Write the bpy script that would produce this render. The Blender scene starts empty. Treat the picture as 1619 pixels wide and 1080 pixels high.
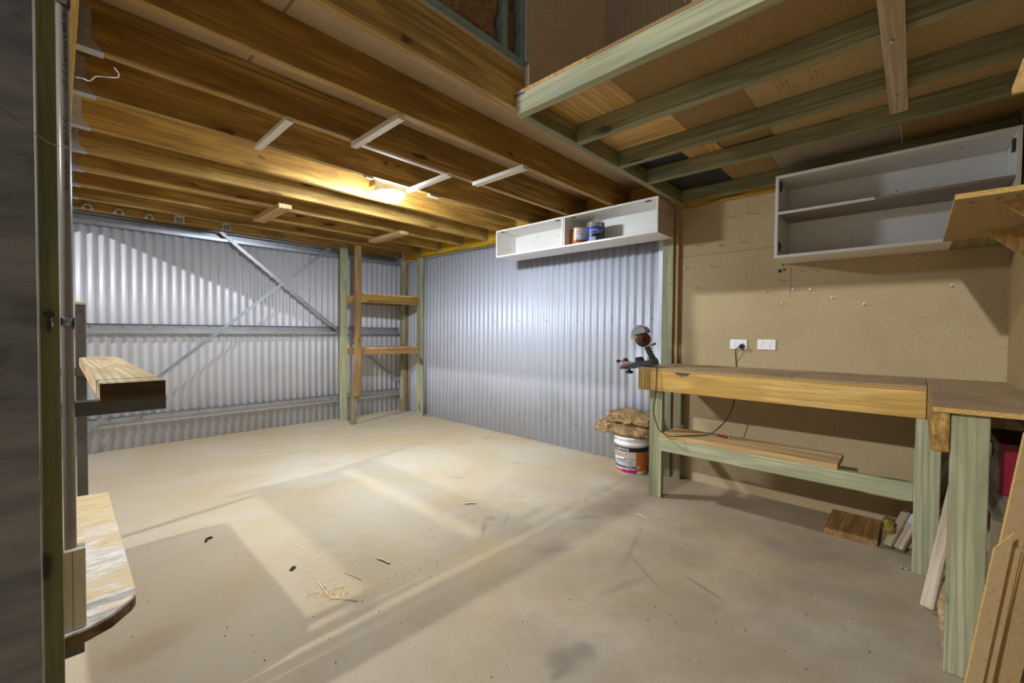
import bpy, bmesh, math, random
from mathutils import Vector, Matrix, noise
random.seed(7)
SC = bpy.context.scene
COL = SC.collection
W = {}          # world matrices of objects

# ------------------------------------------------------------------ camera
F_PX = 677.785; CAMH = 1.15
YAW, PIT, ROL = [math.radians(a) for a in (43.25916, -1.28861, .51528)]
fw = Vector((math.cos(PIT)*math.cos(YAW), math.cos(PIT)*math.sin(YAW), math.sin(PIT)))
rt0 = Vector((math.sin(YAW), -math.cos(YAW), 0)); up0 = rt0.cross(fw)
rt = math.cos(ROL)*rt0 + math.sin(ROL)*up0
up = -math.sin(ROL)*rt0 + math.cos(ROL)*up0
cam = bpy.data.cameras.new('camera'); cam.sensor_width = 36; cam.lens = F_PX/1619*36; cam.clip_start = .02
camo = bpy.data.objects.new('camera', cam); COL.objects.link(camo)
m3 = Matrix((rt, up, -fw)).transposed()
camo.matrix_world = Matrix.Translation((0, 0, CAMH)) @ m3.to_4x4()
SC.camera = camo

def ray(x, y): return fw*F_PX + rt*(x-809.5) - up*(y-540)
def on_x(x, y, X): d = ray(x, y); return Vector((0, 0, CAMH)) + d*(X/d.x)
def on_y(x, y, Y): d = ray(x, y); return Vector((0, 0, CAMH)) + d*(Y/d.y)
def on_z(x, y, Z): d = ray(x, y); return Vector((0, 0, CAMH)) + d*((Z-CAMH)/d.z)

# ------------------------------------------------------------------ materials
def lin(h):
    c = [int(h[i:i+2], 16)/255 for i in (0, 2, 4)]
    return tuple(v/12.92 if v <= .04045 else ((v+.055)/1.055)**2.4 for v in c) + (1,)

class Mat:
    def __init__(s, name, rough=.6, metal=0.):
        s.m = bpy.data.materials.new(name); s.m.use_nodes = True
        s.t = s.m.node_tree; s.n = s.t.nodes; s.b = s.n['Principled BSDF']
        s.b.inputs['Roughness'].default_value = rough; s.b.inputs['Metallic'].default_value = metal
    def node(s, kind, **kw):
        n = s.n.new('ShaderNode'+kind)
        for k, v in kw.items():
            if k in n.inputs: n.inputs[k].default_value = v
            else: setattr(n, k, v)
        return n
    def link(s, a, b): s.t.links.new(a, b)
    def coords(s, scale=(1, 1, 1), rand=True, src='Object'):
        tc = s.node('TexCoord'); out = tc.outputs[src]
        if rand:
            oi = s.node('ObjectInfo'); mu = s.node('Math', operation='MULTIPLY'); mu.inputs[1].default_value = 37.
            s.link(oi.outputs['Random'], mu.inputs[0])
            va = s.node('VectorMath', operation='ADD'); s.link(out, va.inputs[0]); s.link(mu.outputs[0], va.inputs[1]); out = va.outputs[0]
        mp = s.node('Mapping'); mp.inputs['Scale'].default_value = scale; s.link(out, mp.inputs['Vector'])
        return mp.outputs[0]
    def noise(s, vec, scale=1., detail=4., rough=.55, dist=0.):
        n = s.node('TexNoise'); n.inputs['Scale'].default_value = scale; n.inputs['Detail'].default_value = detail
        n.inputs['Roughness'].default_value = rough; n.inputs['Distortion'].default_value = dist
        s.link(vec, n.inputs['Vector']); return n.outputs['Fac']
    def ramp(s, fac, stops):
        r = s.node('ValToRGB'); e = r.color_ramp.elements
        while len(e) < len(stops): e.new(.5)
        for el, (p, c) in zip(e, stops): el.position = p; el.color = c if isinstance(c, tuple) else lin(c)
        s.link(fac, r.inputs['Fac']); return r.outputs['Color']
    def mask(s, fac, a, b):
        r = s.node('MapRange'); r.interpolation_type = 'SMOOTHSTEP'
        r.inputs['From Min'].default_value = a; r.inputs['From Max'].default_value = b
        s.link(fac, r.inputs['Value']); return r.outputs['Result']
    def mix(s, fac, a, b, mode='MIX'):
        x = s.node('Mix', data_type='RGBA', blend_type=mode)
        for v, i in ((fac, 0), (a, 6), (b, 7)):
            if isinstance(v, (int, float)): x.inputs[i].default_value = v
            elif isinstance(v, str): x.inputs[i].default_value = lin(v)
            elif isinstance(v, tuple): x.inputs[i].default_value = v
            else: s.link(v, x.inputs[i])
        return x.outputs[2]
    def mul(s, a, k):
        m = s.node('Math', operation='MULTIPLY'); s.link(a, m.inputs[0])
        if isinstance(k, (int, float)): m.inputs[1].default_value = k
        else: s.link(k, m.inputs[1])
        return m.outputs[0]
    def color(s, c):
        if isinstance(c, str): s.b.inputs['Base Color'].default_value = lin(c)
        else: s.link(c, s.b.inputs['Base Color'])
        return s
    def bump(s, fac, strength=.2, dist=.002):
        b = s.node('Bump'); b.inputs['Strength'].default_value = strength; b.inputs['Distance'].default_value = dist
        s.link(fac, b.inputs['Height']); s.link(b.outputs[0], s.b.inputs['Normal']); return s

def wood(name, light, mid, dark, stain=None, stain_amt=.0, rough=.65, knots=True, knot='3a2410', grain=1., vary=.25):
    m = Mat(name, rough)
    c1 = m.coords((.9, 9*grain, 9*grain)); c2 = m.coords((2.2, 70*grain, 70*grain))
    a = m.noise(c1, 1., 3, .5, 1.2); b = m.noise(c2, 1., 4, .6)
    col = m.ramp(a, [(.30, dark), (.46, mid), (.66, light)])
    col = m.mix(m.mask(b, .40, .68), col, m.mix(.85, col, dark))
    rings = m.node('TexWave', wave_type='BANDS', bands_direction='Y')
    rings.inputs['Scale'].default_value = 4.*grain; rings.inputs['Distortion'].default_value = 9.; rings.inputs['Detail'].default_value = 2.5
    rings.inputs['Detail Scale'].default_value = .6
    m.link(m.coords((.5, 3.5, 3.5)), rings.inputs['Vector'])
    col = m.mix(m.mul(m.mask(rings.outputs['Fac'], .5, 1.), .6), col, dark)
    if knots:
        v = m.node('TexVoronoi'); v.inputs['Scale'].default_value = 1.
        n3 = m.noise(m.coords((6, 12, 12)), 1., 2)
        cc = m.coords((2.1, 7.5, 7.5)); add = m.node('VectorMath', operation='ADD'); m.link(cc, add.inputs[0])
        sc = m.mul(n3, .5); m.link(sc, add.inputs[1]); m.link(add.outputs[0], v.inputs['Vector'])
        k = m.mask(v.outputs['Distance'], .15, .07)
        col = m.mix(m.mul(m.mask(v.outputs['Distance'], .34, .1), .35), col, dark)
        col = m.mix(m.mul(k, .85), col, knot)
    if stain:
        st = m.noise(m.coords((2.3, 9, 9)), 1., 5, .6)
        col = m.mix(m.mul(m.mask(st, .54, .66), stain_amt), col, stain)
    oi = m.node('ObjectInfo'); mr = m.node('MapRange'); mr.inputs['To Min'].default_value = 1-vary; mr.inputs['To Max'].default_value = 1+vary*.4
    m.link(oi.outputs['Random'], mr.inputs['Value'])
    hsv = m.node('HueSaturation'); m.link(mr.outputs[0], hsv.inputs['Value']); m.link(col, hsv.inputs['Color'])
    m.color(hsv.outputs[0]); m.bump(b, .25, .0015)
    return m.m

def plain(name, c, rough=.5, metal=0., var=.12, scale=30.):
    m = Mat(name, rough, metal)
    n = m.noise(m.coords((1, 1, 1)), scale, 4)
    m.color(m.mix(m.mul(m.mask(n, .35, .75), var*2), c, '000000'))
    return m.m

def chip(name, base, speck, pale, scale=1., big=.35, rough=.85, bigc=None):
    m = Mat(name, rough)
    c = m.coords((1, 1, 1), rand=False)
    f = m.noise(c, 130*scale, 3, .7); g = m.noise(c, 60*scale, 3); h = m.noise(c, 2.2, 4, .6, .5)
    col = m.ramp(f, [(.30, speck), (.45, base), (.62, base), (.74, pale)])
    col = m.mix(m.mul(m.mask(g, .66, .74), .55), col, speck)
    col = m.mix(m.mul(m.mask(h, .42, .66), big), col, bigc or speck)
    m.color(col); return m.m

M = {}
M['pine'] = wood('pine_framing', 'c9a75c', 'b28c3e', '856222', '6d4a22', .35)
M['pine_pale'] = wood('pine_pale', 'e2cda2', 'd3b582', 'ad8650', vary=.15)
M['pine_orange'] = wood('pine_orange', 'c6a06a', 'b38a52', '8a6436', vary=.2)
M['pine_grey'] = wood('pine_weathered', 'a79a80', '8f8268', '62583f', '3f4a34', .4, rough=.85)
M['pine_yellow'] = wood('pine_apron', 'e5c37a', 'dcb563', 'b58a3c', '8a7a6a', .22, vary=.05)
M['green'] = wood('treated_pine', 'c2bf96', 'b0b088', '8f9070', '93a896', .4, knot='3b3826', vary=.12)
M['green_blue'] = wood('treated_pine_blue', 'bdba98', 'aaa983', '8c8b6a', '92a594', .4, knot='3a3a2a', vary=.1)
M['green_dim'] = wood('treated_pine_loft', 'a3a07a', '908d68', '706d4e', '667a6c', .5, knot='37301c', vary=.12)
M['green_olive'] = wood('treated_pine_olive', 'a39e68', '908c58', '6f6b40', '5c7a62', .5, knot='2e2a18', vary=.05)
M['sleeper'] = wood('rough_sawn_plank', 'ecd9b4', 'e0c89c', 'c0a478', '6a5a48', .25, rough=.9, knots=False)
M['sleeper_end'] = wood('dark_end_grain', '80653c', '6a4f2c', '44321a', rough=.95, knots=False, grain=.5)  # dark tone carries the plank end's shade; also on the low board's edges
M['ply'] = wood('plywood', 'd8b87c', 'cda766', 'b08543', knots=False, rough=.7, grain=.6, vary=.1)
M['batten'] = wood('white_batten', 'efe9e2', 'e6ded4', 'cabda9', knots=False, rough=.6, vary=.04)
M['plank_pale'] = wood('pale_plank', 'cdbba4', 'c0ad94', 'a08c72', knots=False, rough=.7, vary=.05)
M['laminate'] = wood('grey_laminate', '9a8778', '8d7a6b', '75645a', knots=False, rough=.4, grain=2., vary=.02)
M['mdf'] = chip('mdf_board', 'b09568', '9c8156', 'bda276', .6, .25)
M['chip'] = chip('chipboard', 'b6a27c', '8a744f', 'd0bf9c', 1., .3, bigc='a08a64')
M['chip_dim'] = chip('chipboard_upper', 'b8a282', '7a664a', 'dccdb2', .8, .15)
M['chip_floor'] = chip('chipboard_flooring', 'c0a888', 'a08a6a', 'd0bc9e', 1., .3)
M['chip_edge'] = chip('chipboard_edge', 'c8a25a', '7d5a28', 'efe0b4', 1.2, .2)
M['bench_top'] = chip('dusty_bench_top', 'a88f6c', '8f7755', 'b59d78', .6, .5, bigc='80694c')
M['panel_brown'] = chip('deck_board_brown', '94774a', '7d6238', 'a3875a', .7, .25)
M['panel_grey'] = chip('deck_board_grey', '9d9082', '8a7d70', 'aaa090', .6, .3)
M['panel_black'] = plain('deck_board_black', '26282a', .6)
M['yellow_lvl'] = wood('yellow_lvl', 'd9b025', 'caa01a', 'a67c10', knots=False, rough=.55, vary=.05)
M['melamine'] = plain('white_melamine', 'eceae6', .35, 0, .03, 3.)
M['melamine_edge'] = plain('raw_board_edge', 'b9955c', .8)
M['white_plastic'] = plain('white_plastic', 'f0f0ee', .3, 0, .01)
M['cream'] = plain('cream_pvc', 'd6c8ab', .45, 0, .05, 8.)
M['conduit'] = plain('grey_conduit', '8f8781', .32, 0, .05, 10.)
M['black'] = plain('black_plastic', '1b1b1c', .45)
M['dark'] = plain('dark_grey_plastic', '3a3a3c', .5)
M['silver'] = plain('silver_plastic', '9a9ca0', .4, .5)
M['orange_dark'] = plain('grinding_wheel', '6a3a16', .75)
M['red'] = plain('red_plastic', 'b5402f', .45)
M['tool_red'] = plain('red_paint', '8e1230', .3)
M['tool_dark'] = plain('dark_red_paint', '4a3428', .5)
M['screw'] = plain('bright_screw', 'c8c8c8', .3, .9)
M['zinc'] = plain('zinc_fitting', 'd2d2ce', .4, .25)
M['rust'] = plain('dark_rusty_steel', '5a4e42', .55, .5, .3, 12.)
M['text_black'] = plain('black_print', '151515', .5)
M['text_faint'] = plain('faint_print', '7a6345', .8)
M['orange'] = plain('orange_print', 'd96a22', .35)
M['label_white'] = plain('label_white', 'f4f3f0', .3, 0, .01)
M['magenta'] = plain('magenta_print', 'c01f78', .35)
M['label_grey'] = plain('grey_print', '4a4d52', .35)
M['label_pale'] = plain('pale_grey_print', 'c9cbd6', .35)
M['blue'] = plain('blue_print', '1f49c4', .3)
M['navy'] = plain('dark_label', '1c2230', .3)
M['tin'] = plain('tin_metal', 'b0b2a8', .3, .8)
M['yellow'] = plain('yellow_print', 'e6d23a', .35)
M['tape_blue'] = plain('blue_tape', '2346a8', .6)
M['cable_green'] = plain('green_wire', '20503c', .5)
M['white_wire'] = plain('white_wire', 'e8e6e0', .5)
M['glue'] = plain('dried_foam', 'a08a3c', .9, 0, .4, 25.)
M['straw'] = plain('straw', 'ecd9a8', .8)
M['debris'] = plain('dark_debris', '3a3026', .9)
M['green_plate'] = plain('green_stud', '7f9890', .7, 0, .15, 14.)
M['tan'] = chip('tan_hardboard', 'b59b70', 'a58a5e', 'bfa67c', .5, .25, bigc='a08558')

def galv(name, a='b9bcc2', b='8e9298', rough=.38, metal=.75, dirt=None):
    m = Mat(name, rough, metal)
    v = m.node('TexVoronoi'); m.link(m.coords((1, 1, 1)), v.inputs['Vector']); v.inputs['Scale'].default_value = 70.
    n = m.noise(m.coords((1, 1, 1)), 9., 4)
    col = m.mix(.5, m.mix(v.outputs['Color'], a, b), m.mix(n, a, b))
    if dirt: col = m.mix(m.mul(m.mask(m.noise(m.coords((1, 1, 1)), 3.5, 6, .65), .42, .7), .7), col, dirt)
    m.color(col); return m.m
M['galv'] = galv('galvanised_steel')
M['galv_dark'] = galv('galvanised_girt', 'b2b3b6', '8e8f92', .45, .4)
M['rack_steel'] = galv('weathered_rack_steel', '6e6c69', '585552', .55, .4, '6b5f50')
M['column_steel'] = Mat('weathered_column', .6, .15)
_m = M['column_steel']
_c = _m.coords((6, 6, 1.2)); _n = _m.noise(_c, 2.5, 6, .65); _n2 = _m.noise(_m.coords((1, 1, 1)), 14., 5)
_m.color(_m.mix(_m.mul(_m.mask(_n2, .55, .72), .45), _m.ramp(_n, [(.3, '5f5f5e'), (.5, '7d7b78'), (.7, '969089')]), '46423c'))
M['column_steel'] = _m.m

def sheet_mat(name, a, b):
    m = Mat(name, .5, .2)
    n = m.noise(m.coords((6, 6, .5), rand=False), 3., 4)
    col = m.mix(n, a, b)
    d = m.noise(m.coords((1, 1, 1), rand=False), 1.7, 5)
    m.color(m.mix(m.mul(m.mask(d, .5, .75), .2), col, '8a8a88')); return m.m
M['sheet_back'] = sheet_mat('corrugated_back', 'dcdce2', 'd0d1d8')
M['sheet_right'] = sheet_mat('corrugated_right', 'd6dae6', 'c8cedd')

def floor_mat():
    m = Mat('concrete_floor', .78)
    o = m.node('VectorMath', operation='ADD'); o.inputs[1].default_value = (-2.625, 1.225, 0); m.link(m.coords((1, 1, 1), rand=False), o.inputs[0]); c = o.outputs[0]   # room coordinates
    big = m.noise(c, .9, 4, .55, .6); med = m.noise(c, 3.4, 6, .62, .8); fine = m.noise(c, 26., 6, .65); grit = m.noise(c, 170., 2)
    col = m.ramp(big, [(.3, 'bba684'), (.5, 'beaf95'), (.68, 'c3b8a5')])
    col = m.mix(m.mul(m.mask(med, .5, .7), .4), col, 'b89d72')
    col = m.mix(m.mul(m.mask(fine, .52, .72), .30), col, 'b29a72')
    # swirled sweeping marks in the dust
    w = m.node('TexWave', wave_type='RINGS', rings_direction='Z'); w.inputs['Scale'].default_value = 5.; w.inputs['Distortion'].default_value = 14.
    w.inputs['Detail'].default_value = 4.; w.inputs['Detail Scale'].default_value = 1.3
    m.link(c, w.inputs['Vector'])
    swz = m.mask(m.noise(c, 1.5, 3), .52, .62)
    col = m.mix(m.mul(m.mul(m.mask(w.outputs['Fac'], .6, .9), swz), .16), col, 'ab9066')
    # dirtier, greyer concrete towards the benches
    sx = m.node('SeparateXYZ'); m.link(c, sx.inputs[0])
    ry = m.mask(sx.outputs['Y'], 2.9, 1.1); rx = m.mask(sx.outputs['X'], -.2, 1.9)
    dirt = m.mul(m.mul(ry, rx), m.mask(m.noise(c, 1.9, 5, .6), .05, .8))
    col = m.mix(m.mul(dirt, .8), col, '86745a')
    gs = m.mul(m.mask(m.noise(c, 2.6, 5, .6, .5), .6, .72), m.mask(sx.outputs['X'], 1., 2.2))
    col = m.mix(m.mul(gs, .35), col, '7d7871')
    # oil spots and old scuffs, each with its own shape
    def spot(x, y, r, hexc, amt, ax=1., ay=1., rot=0.):
        mp = m.node('Mapping'); mp.vector_type = 'TEXTURE'
        mp.inputs['Location'].default_value = (x, y, 0); mp.inputs['Scale'].default_value = (r*ax, r*ay, 1); mp.inputs['Rotation'].default_value = (0, 0, rot)
        m.link(c, mp.inputs['Vector'])
        ad = m.node('VectorMath', operation='ADD'); sc = m.node('VectorMath', operation='SCALE'); sc.inputs['Scale'].default_value = .7
        nn = m.node('TexNoise'); nn.inputs['Scale'].default_value = 9.; nn.inputs['Detail'].default_value = 4.; m.link(c, nn.inputs['Vector'])
        sb = m.node('VectorMath', operation='SUBTRACT'); sb.inputs[1].default_value = (.5, .5, .5); m.link(nn.outputs['Color'], sb.inputs[0])
        m.link(sb.outputs[0], sc.inputs[0]); m.link(mp.outputs[0], ad.inputs[0]); m.link(sc.outputs[0], ad.inputs[1])
        mz = m.node('VectorMath', operation='MULTIPLY'); mz.inputs[1].default_value = (1, 1, 0); m.link(ad.outputs[0], mz.inputs[0])
        ln = m.node('VectorMath', operation='LENGTH'); m.link(mz.outputs[0], ln.inputs[0])
        return m.mul(m.mask(ln.outputs['Value'], 1.2, .3), amt*.72), hexc
    spots = []
    for px, py, r, h, a, ax, ay, ro in ((889, 1045, .075, '6e675d', .75, 1, 1, 0), (922, 1030, .055, '6e675d', .7, 1, 1, 0), (880, 1068, .03, '6e675d', .6, 1.4, .7, 0),
        (1225, 862, .10, '7a736a', .6, 1.2, .8, .7), (1330, 940, .16, '827a70', .45, .6, 1.5, .3), (1290, 880, .12, '80786d', .4, 1.6, .5, -.7),
        (765, 836, .05, '6f6a70', .6, 2.2, .35, .75), (775, 820, .06, '77727a', .5, .9, .8, 0), (800, 822, .13, '78737a', .45, 1.6, .06, .62),
        (925, 818, .09, '77717a', .5, 1.5, .35, -.6), (1000, 865, .18, '7c7266', .5, 1.6, .1, .25), (1020, 905, .2, '7c7266', .55, 1.1, .07, .95), (990, 925, .12, '7a7064', .5, 1.4, .25, -.3),
        (880, 870, .10, '7d7680', .4, 1.4, .4, -.5), (1113, 930, .13, '6a665f', .75, .08, 1., -.35), (1245, 990, .1, '948a7e', .4, 1, 1, 0),
        (230, 1025, .12, '9c7658', .45, 1.3, .8, .2), (735, 700, .12, 'a58f68', .4, 1.2, .7, 0), (770, 692, .1, '8f7d60', .4, 1.2, .6, .5), (715, 792, .22, 'b89a66', .45, 1.3, .7, .3),
        (770, 880, .26, 'b39866', .5, 1.3, .6, .8), (560, 930, .16, 'bfa273', .5, 1.4, .5, -.3), (330, 960, .3, 'a89068', .4, 1.2, .7, .5), (540, 765, .2, 'b8a078', .4, 1.2, .7, 0)):
        p = on_z(px, py, 0); spots.append(spot(p.x, p.y, r, h, a, ax, ay, ro))
    for f, h in spots: col = m.mix(f, col, h)
    col = m.mix(m.mul(m.mask(grit, .66, .8), .25), col, '8d7c60')
    m.color(col); m.bump(fine, .18, .003); return m.m
M['floor'] = floor_mat()

def fluff(name, a, b, c):
    m = Mat(name, .95)
    f = m.noise(m.coords((30, 30, 120)), 1., 6, .7, 1.); g = m.noise(m.coords((1, 1, 1)), 14., 5)
    m.color(m.mix(m.mul(m.mask(g, .4, .7), .6), m.ramp(f, [(.3, a), (.5, b), (.7, c)]), a)); return m.m
M['batt'] = fluff('glasswool_tan', '6a4c2a', 'b09060', 'e0caa0')
M['batt_brown'] = fluff('glasswool_brown', '4e3820', '8a6a40', 'b08f5c')
_m = Mat('water_stained_ply', .9)
_a = _m.noise(_m.coords((5, 26, 26), rand=False), 1., 5, .65, .6); _b = _m.noise(_m.coords((30, 150, 150), rand=False), 1., 4, .7); _c = _m.noise(_m.coords((3, 5, 1), rand=False), 1., 5, .65, .8)
_k = _m.mix(_m.mask(_b, .35, .65), _m.ramp(_a, [(.3, 'a98753'), (.5, 'cfb07c'), (.68, 'dcc598')]), 'd8c6a0')
_s = _m.node('SeparateXYZ'); _m.link(_m.coords((1, 1, 1), rand=False), _s.inputs[0])
_w = _m.mul(_m.mask(_c, .40, .56), _m.mask(_s.outputs['Y'], 2.6, 2.15))
_k = _m.mix(_m.mul(_w, .85), _k, _m.mix(_m.mask(_b, .4, .6), 'f2f1f0', 'bcb4a6'))
_k = _m.mix(_m.mul(_m.mask(_a, .62, .70), .6), _k, '8a6836')
_m.color(_k); _m.bump(_b, .4, .003); M['low_board'] = _m.m
lampm = Mat('lamp_glow'); lampm.n.remove(lampm.b)
_e = lampm.node('Emission'); _e.inputs['Color'].default_value = (.82, .91, 1., 1); _e.inputs['Strength'].default_value = 610.
lampm.link(_e.outputs[0], lampm.n['Material Output'].inputs['Surface']); M['lamp'] = lampm.m

# ------------------------------------------------------------------ object helpers
def tag(o, label=None, cat=None, group=None, kind=None):
    if label: o['label'] = label
    if cat: o['category'] = cat
    if group: o['group'] = group
    if kind: o['kind'] = kind
    return o

def put(o, parent, world):
    W[o.name] = world
    if parent is not None:
        o.parent = parent; o.matrix_parent_inverse = W[parent.name].inverted()
    o.matrix_basis = world
    return o

def thing(name, loc, label, cat, group=None):
    o = bpy.data.objects.new(name, None); COL.objects.link(o); o.empty_display_size = .05
    put(o, None, Matrix.Translation(loc)); return tag(o, label, cat, group)

def mesh_obj(name, bm, mat, parent=None, world=Matrix.Identity(4), smooth=False):
    me = bpy.data.meshes.new(name)
    bmesh.ops.recalc_face_normals(bm, faces=bm.faces[:])
    bm.to_mesh(me); bm.free()
    mats = mat if isinstance(mat, (list, tuple)) else [mat]
    for x in mats: me.materials.append(M[x])
    if smooth:
        for p in me.polygons: p.use_smooth = True
    o = bpy.data.objects.new(name, me); COL.objects.link(o)
    return put(o, parent, world)

def box_into(bm, x0, x1, y0, y1, z0, z1, bev=0., mi=0):
    vs = [bm.verts.new((x, y, z)) for x in (x0, x1) for y in (y0, y1) for z in (z0, z1)]
    fs = [bm.faces.new([vs[i] for i in q]) for q in ((0, 1, 3, 2), (4, 6, 7, 5), (0, 4, 5, 1), (2, 3, 7, 6), (0, 2, 6, 4), (1, 5, 7, 3))]
    for f in fs: f.material_index = mi
    if bev > 0:
        es = list({e for f in fs for e in f.edges})
        bmesh.ops.bevel(bm, geom=es, offset=bev, segments=2, affect='EDGES', profile=.5)
    return bm

def box(name, x0, x1, y0, y1, z0, z1, mat, parent=None, bev=.0015, axis=None):
    """Axis-aligned box whose local X runs along its longest side (so wood grain follows it)."""
    d = (x1-x0, y1-y0, z1-z0); c = Vector(((x0+x1)/2, (y0+y1)/2, (z0+z1)/2))
    ax = axis if axis is not None else max(range(3), key=lambda i: d[i])
    R = {0: Matrix.Identity(3), 1: Matrix(((0, -1, 0), (1, 0, 0), (0, 0, 1))), 2: Matrix(((0, 0, -1), (0, 1, 0), (1, 0, 0)))}[ax]
    l = R.transposed() @ Vector(d); l = Vector([abs(v) for v in l])/2
    bm = box_into(bmesh.new(), -l.x, l.x, -l.y, l.y, -l.z, l.z, bev)
    return mesh_obj(name, bm, mat, parent, Matrix.Translation(c) @ R.to_4x4())

def beam(name, A, B, w, h, mat, parent=None, upv=(0, 0, 1), bev=.0015, taper=None):
    """Box from A to B; w across, h along upv."""
    A, B = Vector(A), Vector(B); x = (B-A).normalized(); u = Vector(upv); y = u.cross(x).normalized(); z = x.cross(y)
    Rm = Matrix((x, y, z)).transposed().to_4x4(); L = (B-A).length
    bm = box_into(bmesh.new(), -L/2, L/2, -w/2, w/2, -h/2, h/2, bev)
    if taper:
        for v in bm.verts:
            if v.co.x > 0: v.co.x += taper*(v.co.y/w)
    return mesh_obj(name, bm, mat, parent, Matrix.Translation((A+B)/2) @ Rm)

def lathe_into(bm, prof, seg=32, M4=Matrix.Identity(4), mi=0, cap=True):
    rings = []
    for r, z in prof:
        rings.append([bm.verts.new(M4 @ Vector((r*math.cos(2*math.pi*i/seg), r*math.sin(2*math.pi*i/seg), z))) for i in range(seg)])
    for a, b in zip(rings, rings[1:]):
        for i in range(seg):
            f = bm.faces.new((a[i], a[(i+1) % seg], b[(i+1) % seg], b[i])); f.material_index = mi; f.smooth = True
    if cap:
        for rg in (rings[0], rings[-1]):
            f = bm.faces.new(rg); f.material_index = mi
    return bm

def axis_matrix(A, B):
    A, B = Vector(A), Vector(B); z = (B-A).normalized()
    x = Vector((1, 0, 0)) if abs(z.x) < .9 else Vector((0, 1, 0)); y = z.cross(x).normalized(); x = y.cross(z)
    return Matrix.Translation(A) @ Matrix((x, y, z)).transposed().to_4x4(), (B-A).length

def rod_into(bm, A, B, r, seg=12, r2=None, mi=0):
    m, L = axis_matrix(A, B); return lathe_into(bm, [(r, 0), (r if r2 is None else r2, L)], seg, m, mi)

def rod(name, A, B, r, mat, parent=None, seg=16, r2=None):
    return mesh_obj(name, rod_into(bmesh.new(), A, B, r, seg, r2), mat, parent)

def smooth_path(pts, n=6):
    P = [Vector(p) for p in pts]; P = [P[0]*2-P[1]] + P + [P[-1]*2-P[-2]]; out = []
    for i in range(1, len(P)-2):
        a, b, c, d = P[i-1:i+3]
        for k in range(n):
            t = k/n
            out.append(.5*((2*b)+(c-a)*t+(2*a-5*b+4*c-d)*t*t+(3*b-a-3*c+d)*t**3))
    out.append(P[-2]); return out

def tube_into(bm, pts, r, seg=8, mi=0):
    rings = []; ref = Vector((.31, .47, .83))
    for i, p in enumerate(pts):
        t = (pts[min(i+1, len(pts)-1)]-pts[max(i-1, 0)]).normalized()
        x = ref.cross(t)
        x = x.normalized() if x.length > 1e-4 else Vector((1, 0, 0)); y = t.cross(x)
        rings.append([bm.verts.new(p + r*(math.cos(2*math.pi*k/seg)*x + math.sin(2*math.pi*k/seg)*y)) for k in range(seg)])
    for a, b in zip(rings, rings[1:]):
        for k in range(seg):
            f = bm.faces.new((a[k], a[(k+1) % seg], b[(k+1) % seg], b[k])); f.smooth = True; f.material_index = mi
    bm.faces.new(rings[0]); bm.faces.new(rings[-1]); return bm

def tube(name, pts, r, mat, parent=None, n=6, seg=8):
    return mesh_obj(name, tube_into(bmesh.new(), smooth_path(pts, n), r, seg), mat, parent)

def prism(name, pts, n_vec, thick, mat, parent=None, bev=0.):
    """Planar polygon pts extruded by thick along n_vec."""
    bm = bmesh.new(); n = Vector(n_vec).normalized()*thick
    a = [bm.verts.new(Vector(p)) for p in pts]; b = [bm.verts.new(Vector(p)+n) for p in pts]
    bm.faces.new(a); bm.faces.new(b[::-1])
    for i in range(len(a)):
        j = (i+1) % len(a); bm.faces.new((a[i], b[i], b[j], a[j]))
    if bev: bmesh.ops.bevel(bm, geom=bm.edges[:], offset=bev, segments=2, affect='EDGES')
    return mesh_obj(name, bm, mat, parent)

def text_mesh(txt, size, extrude=.0002):
    cu = bpy.data.curves.new('t', 'FONT'); cu.body = txt; cu.size = size; cu.extrude = extrude; cu.align_x = 'CENTER'; cu.resolution_u = 3
    o = bpy.data.objects.new('t', cu); COL.objects.link(o)
    dg = bpy.context.evaluated_depsgraph_get(); dg.update()
    me = bpy.data.meshes.new_from_object(o.evaluated_get(dg)); me.materials.clear()
    bpy.data.objects.remove(o); bpy.data.curves.remove(cu); return me

def flat_text(name, txt, size, origin, xdir, ydir, mat, parent=None, stretch=1., slant=0.):
    me = text_mesh(txt, size); x = Vector(xdir).normalized(); y = Vector(ydir).normalized(); z = x.cross(y)
    for v in me.vertices: v.co.x = v.co.x*stretch + v.co.y*slant
    me.materials.append(M[mat]); o = bpy.data.objects.new(name, me); COL.objects.link(o)
    return put(o, parent, Matrix.Translation(origin) @ Matrix((x, y, z)).transposed().to_4x4())

def round_text(name, txt, size, cx, cy, R0, z, phi, mat, parent=None, stretch=1., slant=0., Rf=None):
    me = text_mesh(txt, size)
    bm = bmesh.new(); bm.from_mesh(me)
    bmesh.ops.subdivide_edges(bm, edges=[e for e in bm.edges if e.calc_length() > size*.25], cuts=2)
    for v in bm.verts:
        u = v.co.x*stretch + v.co.y*slant; zz = z+v.co.y
        r = (Rf(zz) if Rf else R0) + .0012 + v.co.z*.5; a = phi + u/R0
        v.co = Vector((cx+r*math.cos(a), cy+r*math.sin(a), zz))
    bpy.data.meshes.remove(me)
    return mesh_obj(name, bm, mat, parent)

def band_into(bm, cx, cy, Rf, z0, z1, p0, p1, mi=0, seg=24, off=.0006):
    g = []
    for i in range(seg+1):
        a = p0+(p1-p0)*i/seg
        g.append([bm.verts.new((cx+(Rf(z)+off)*math.cos(a), cy+(Rf(z)+off)*math.sin(a), z)) for z in (z0, z1)])
    for a, b in zip(g, g[1:]):
        f = bm.faces.new((a[0], b[0], b[1], a[1])); f.material_index = mi; f.smooth = True

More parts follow.
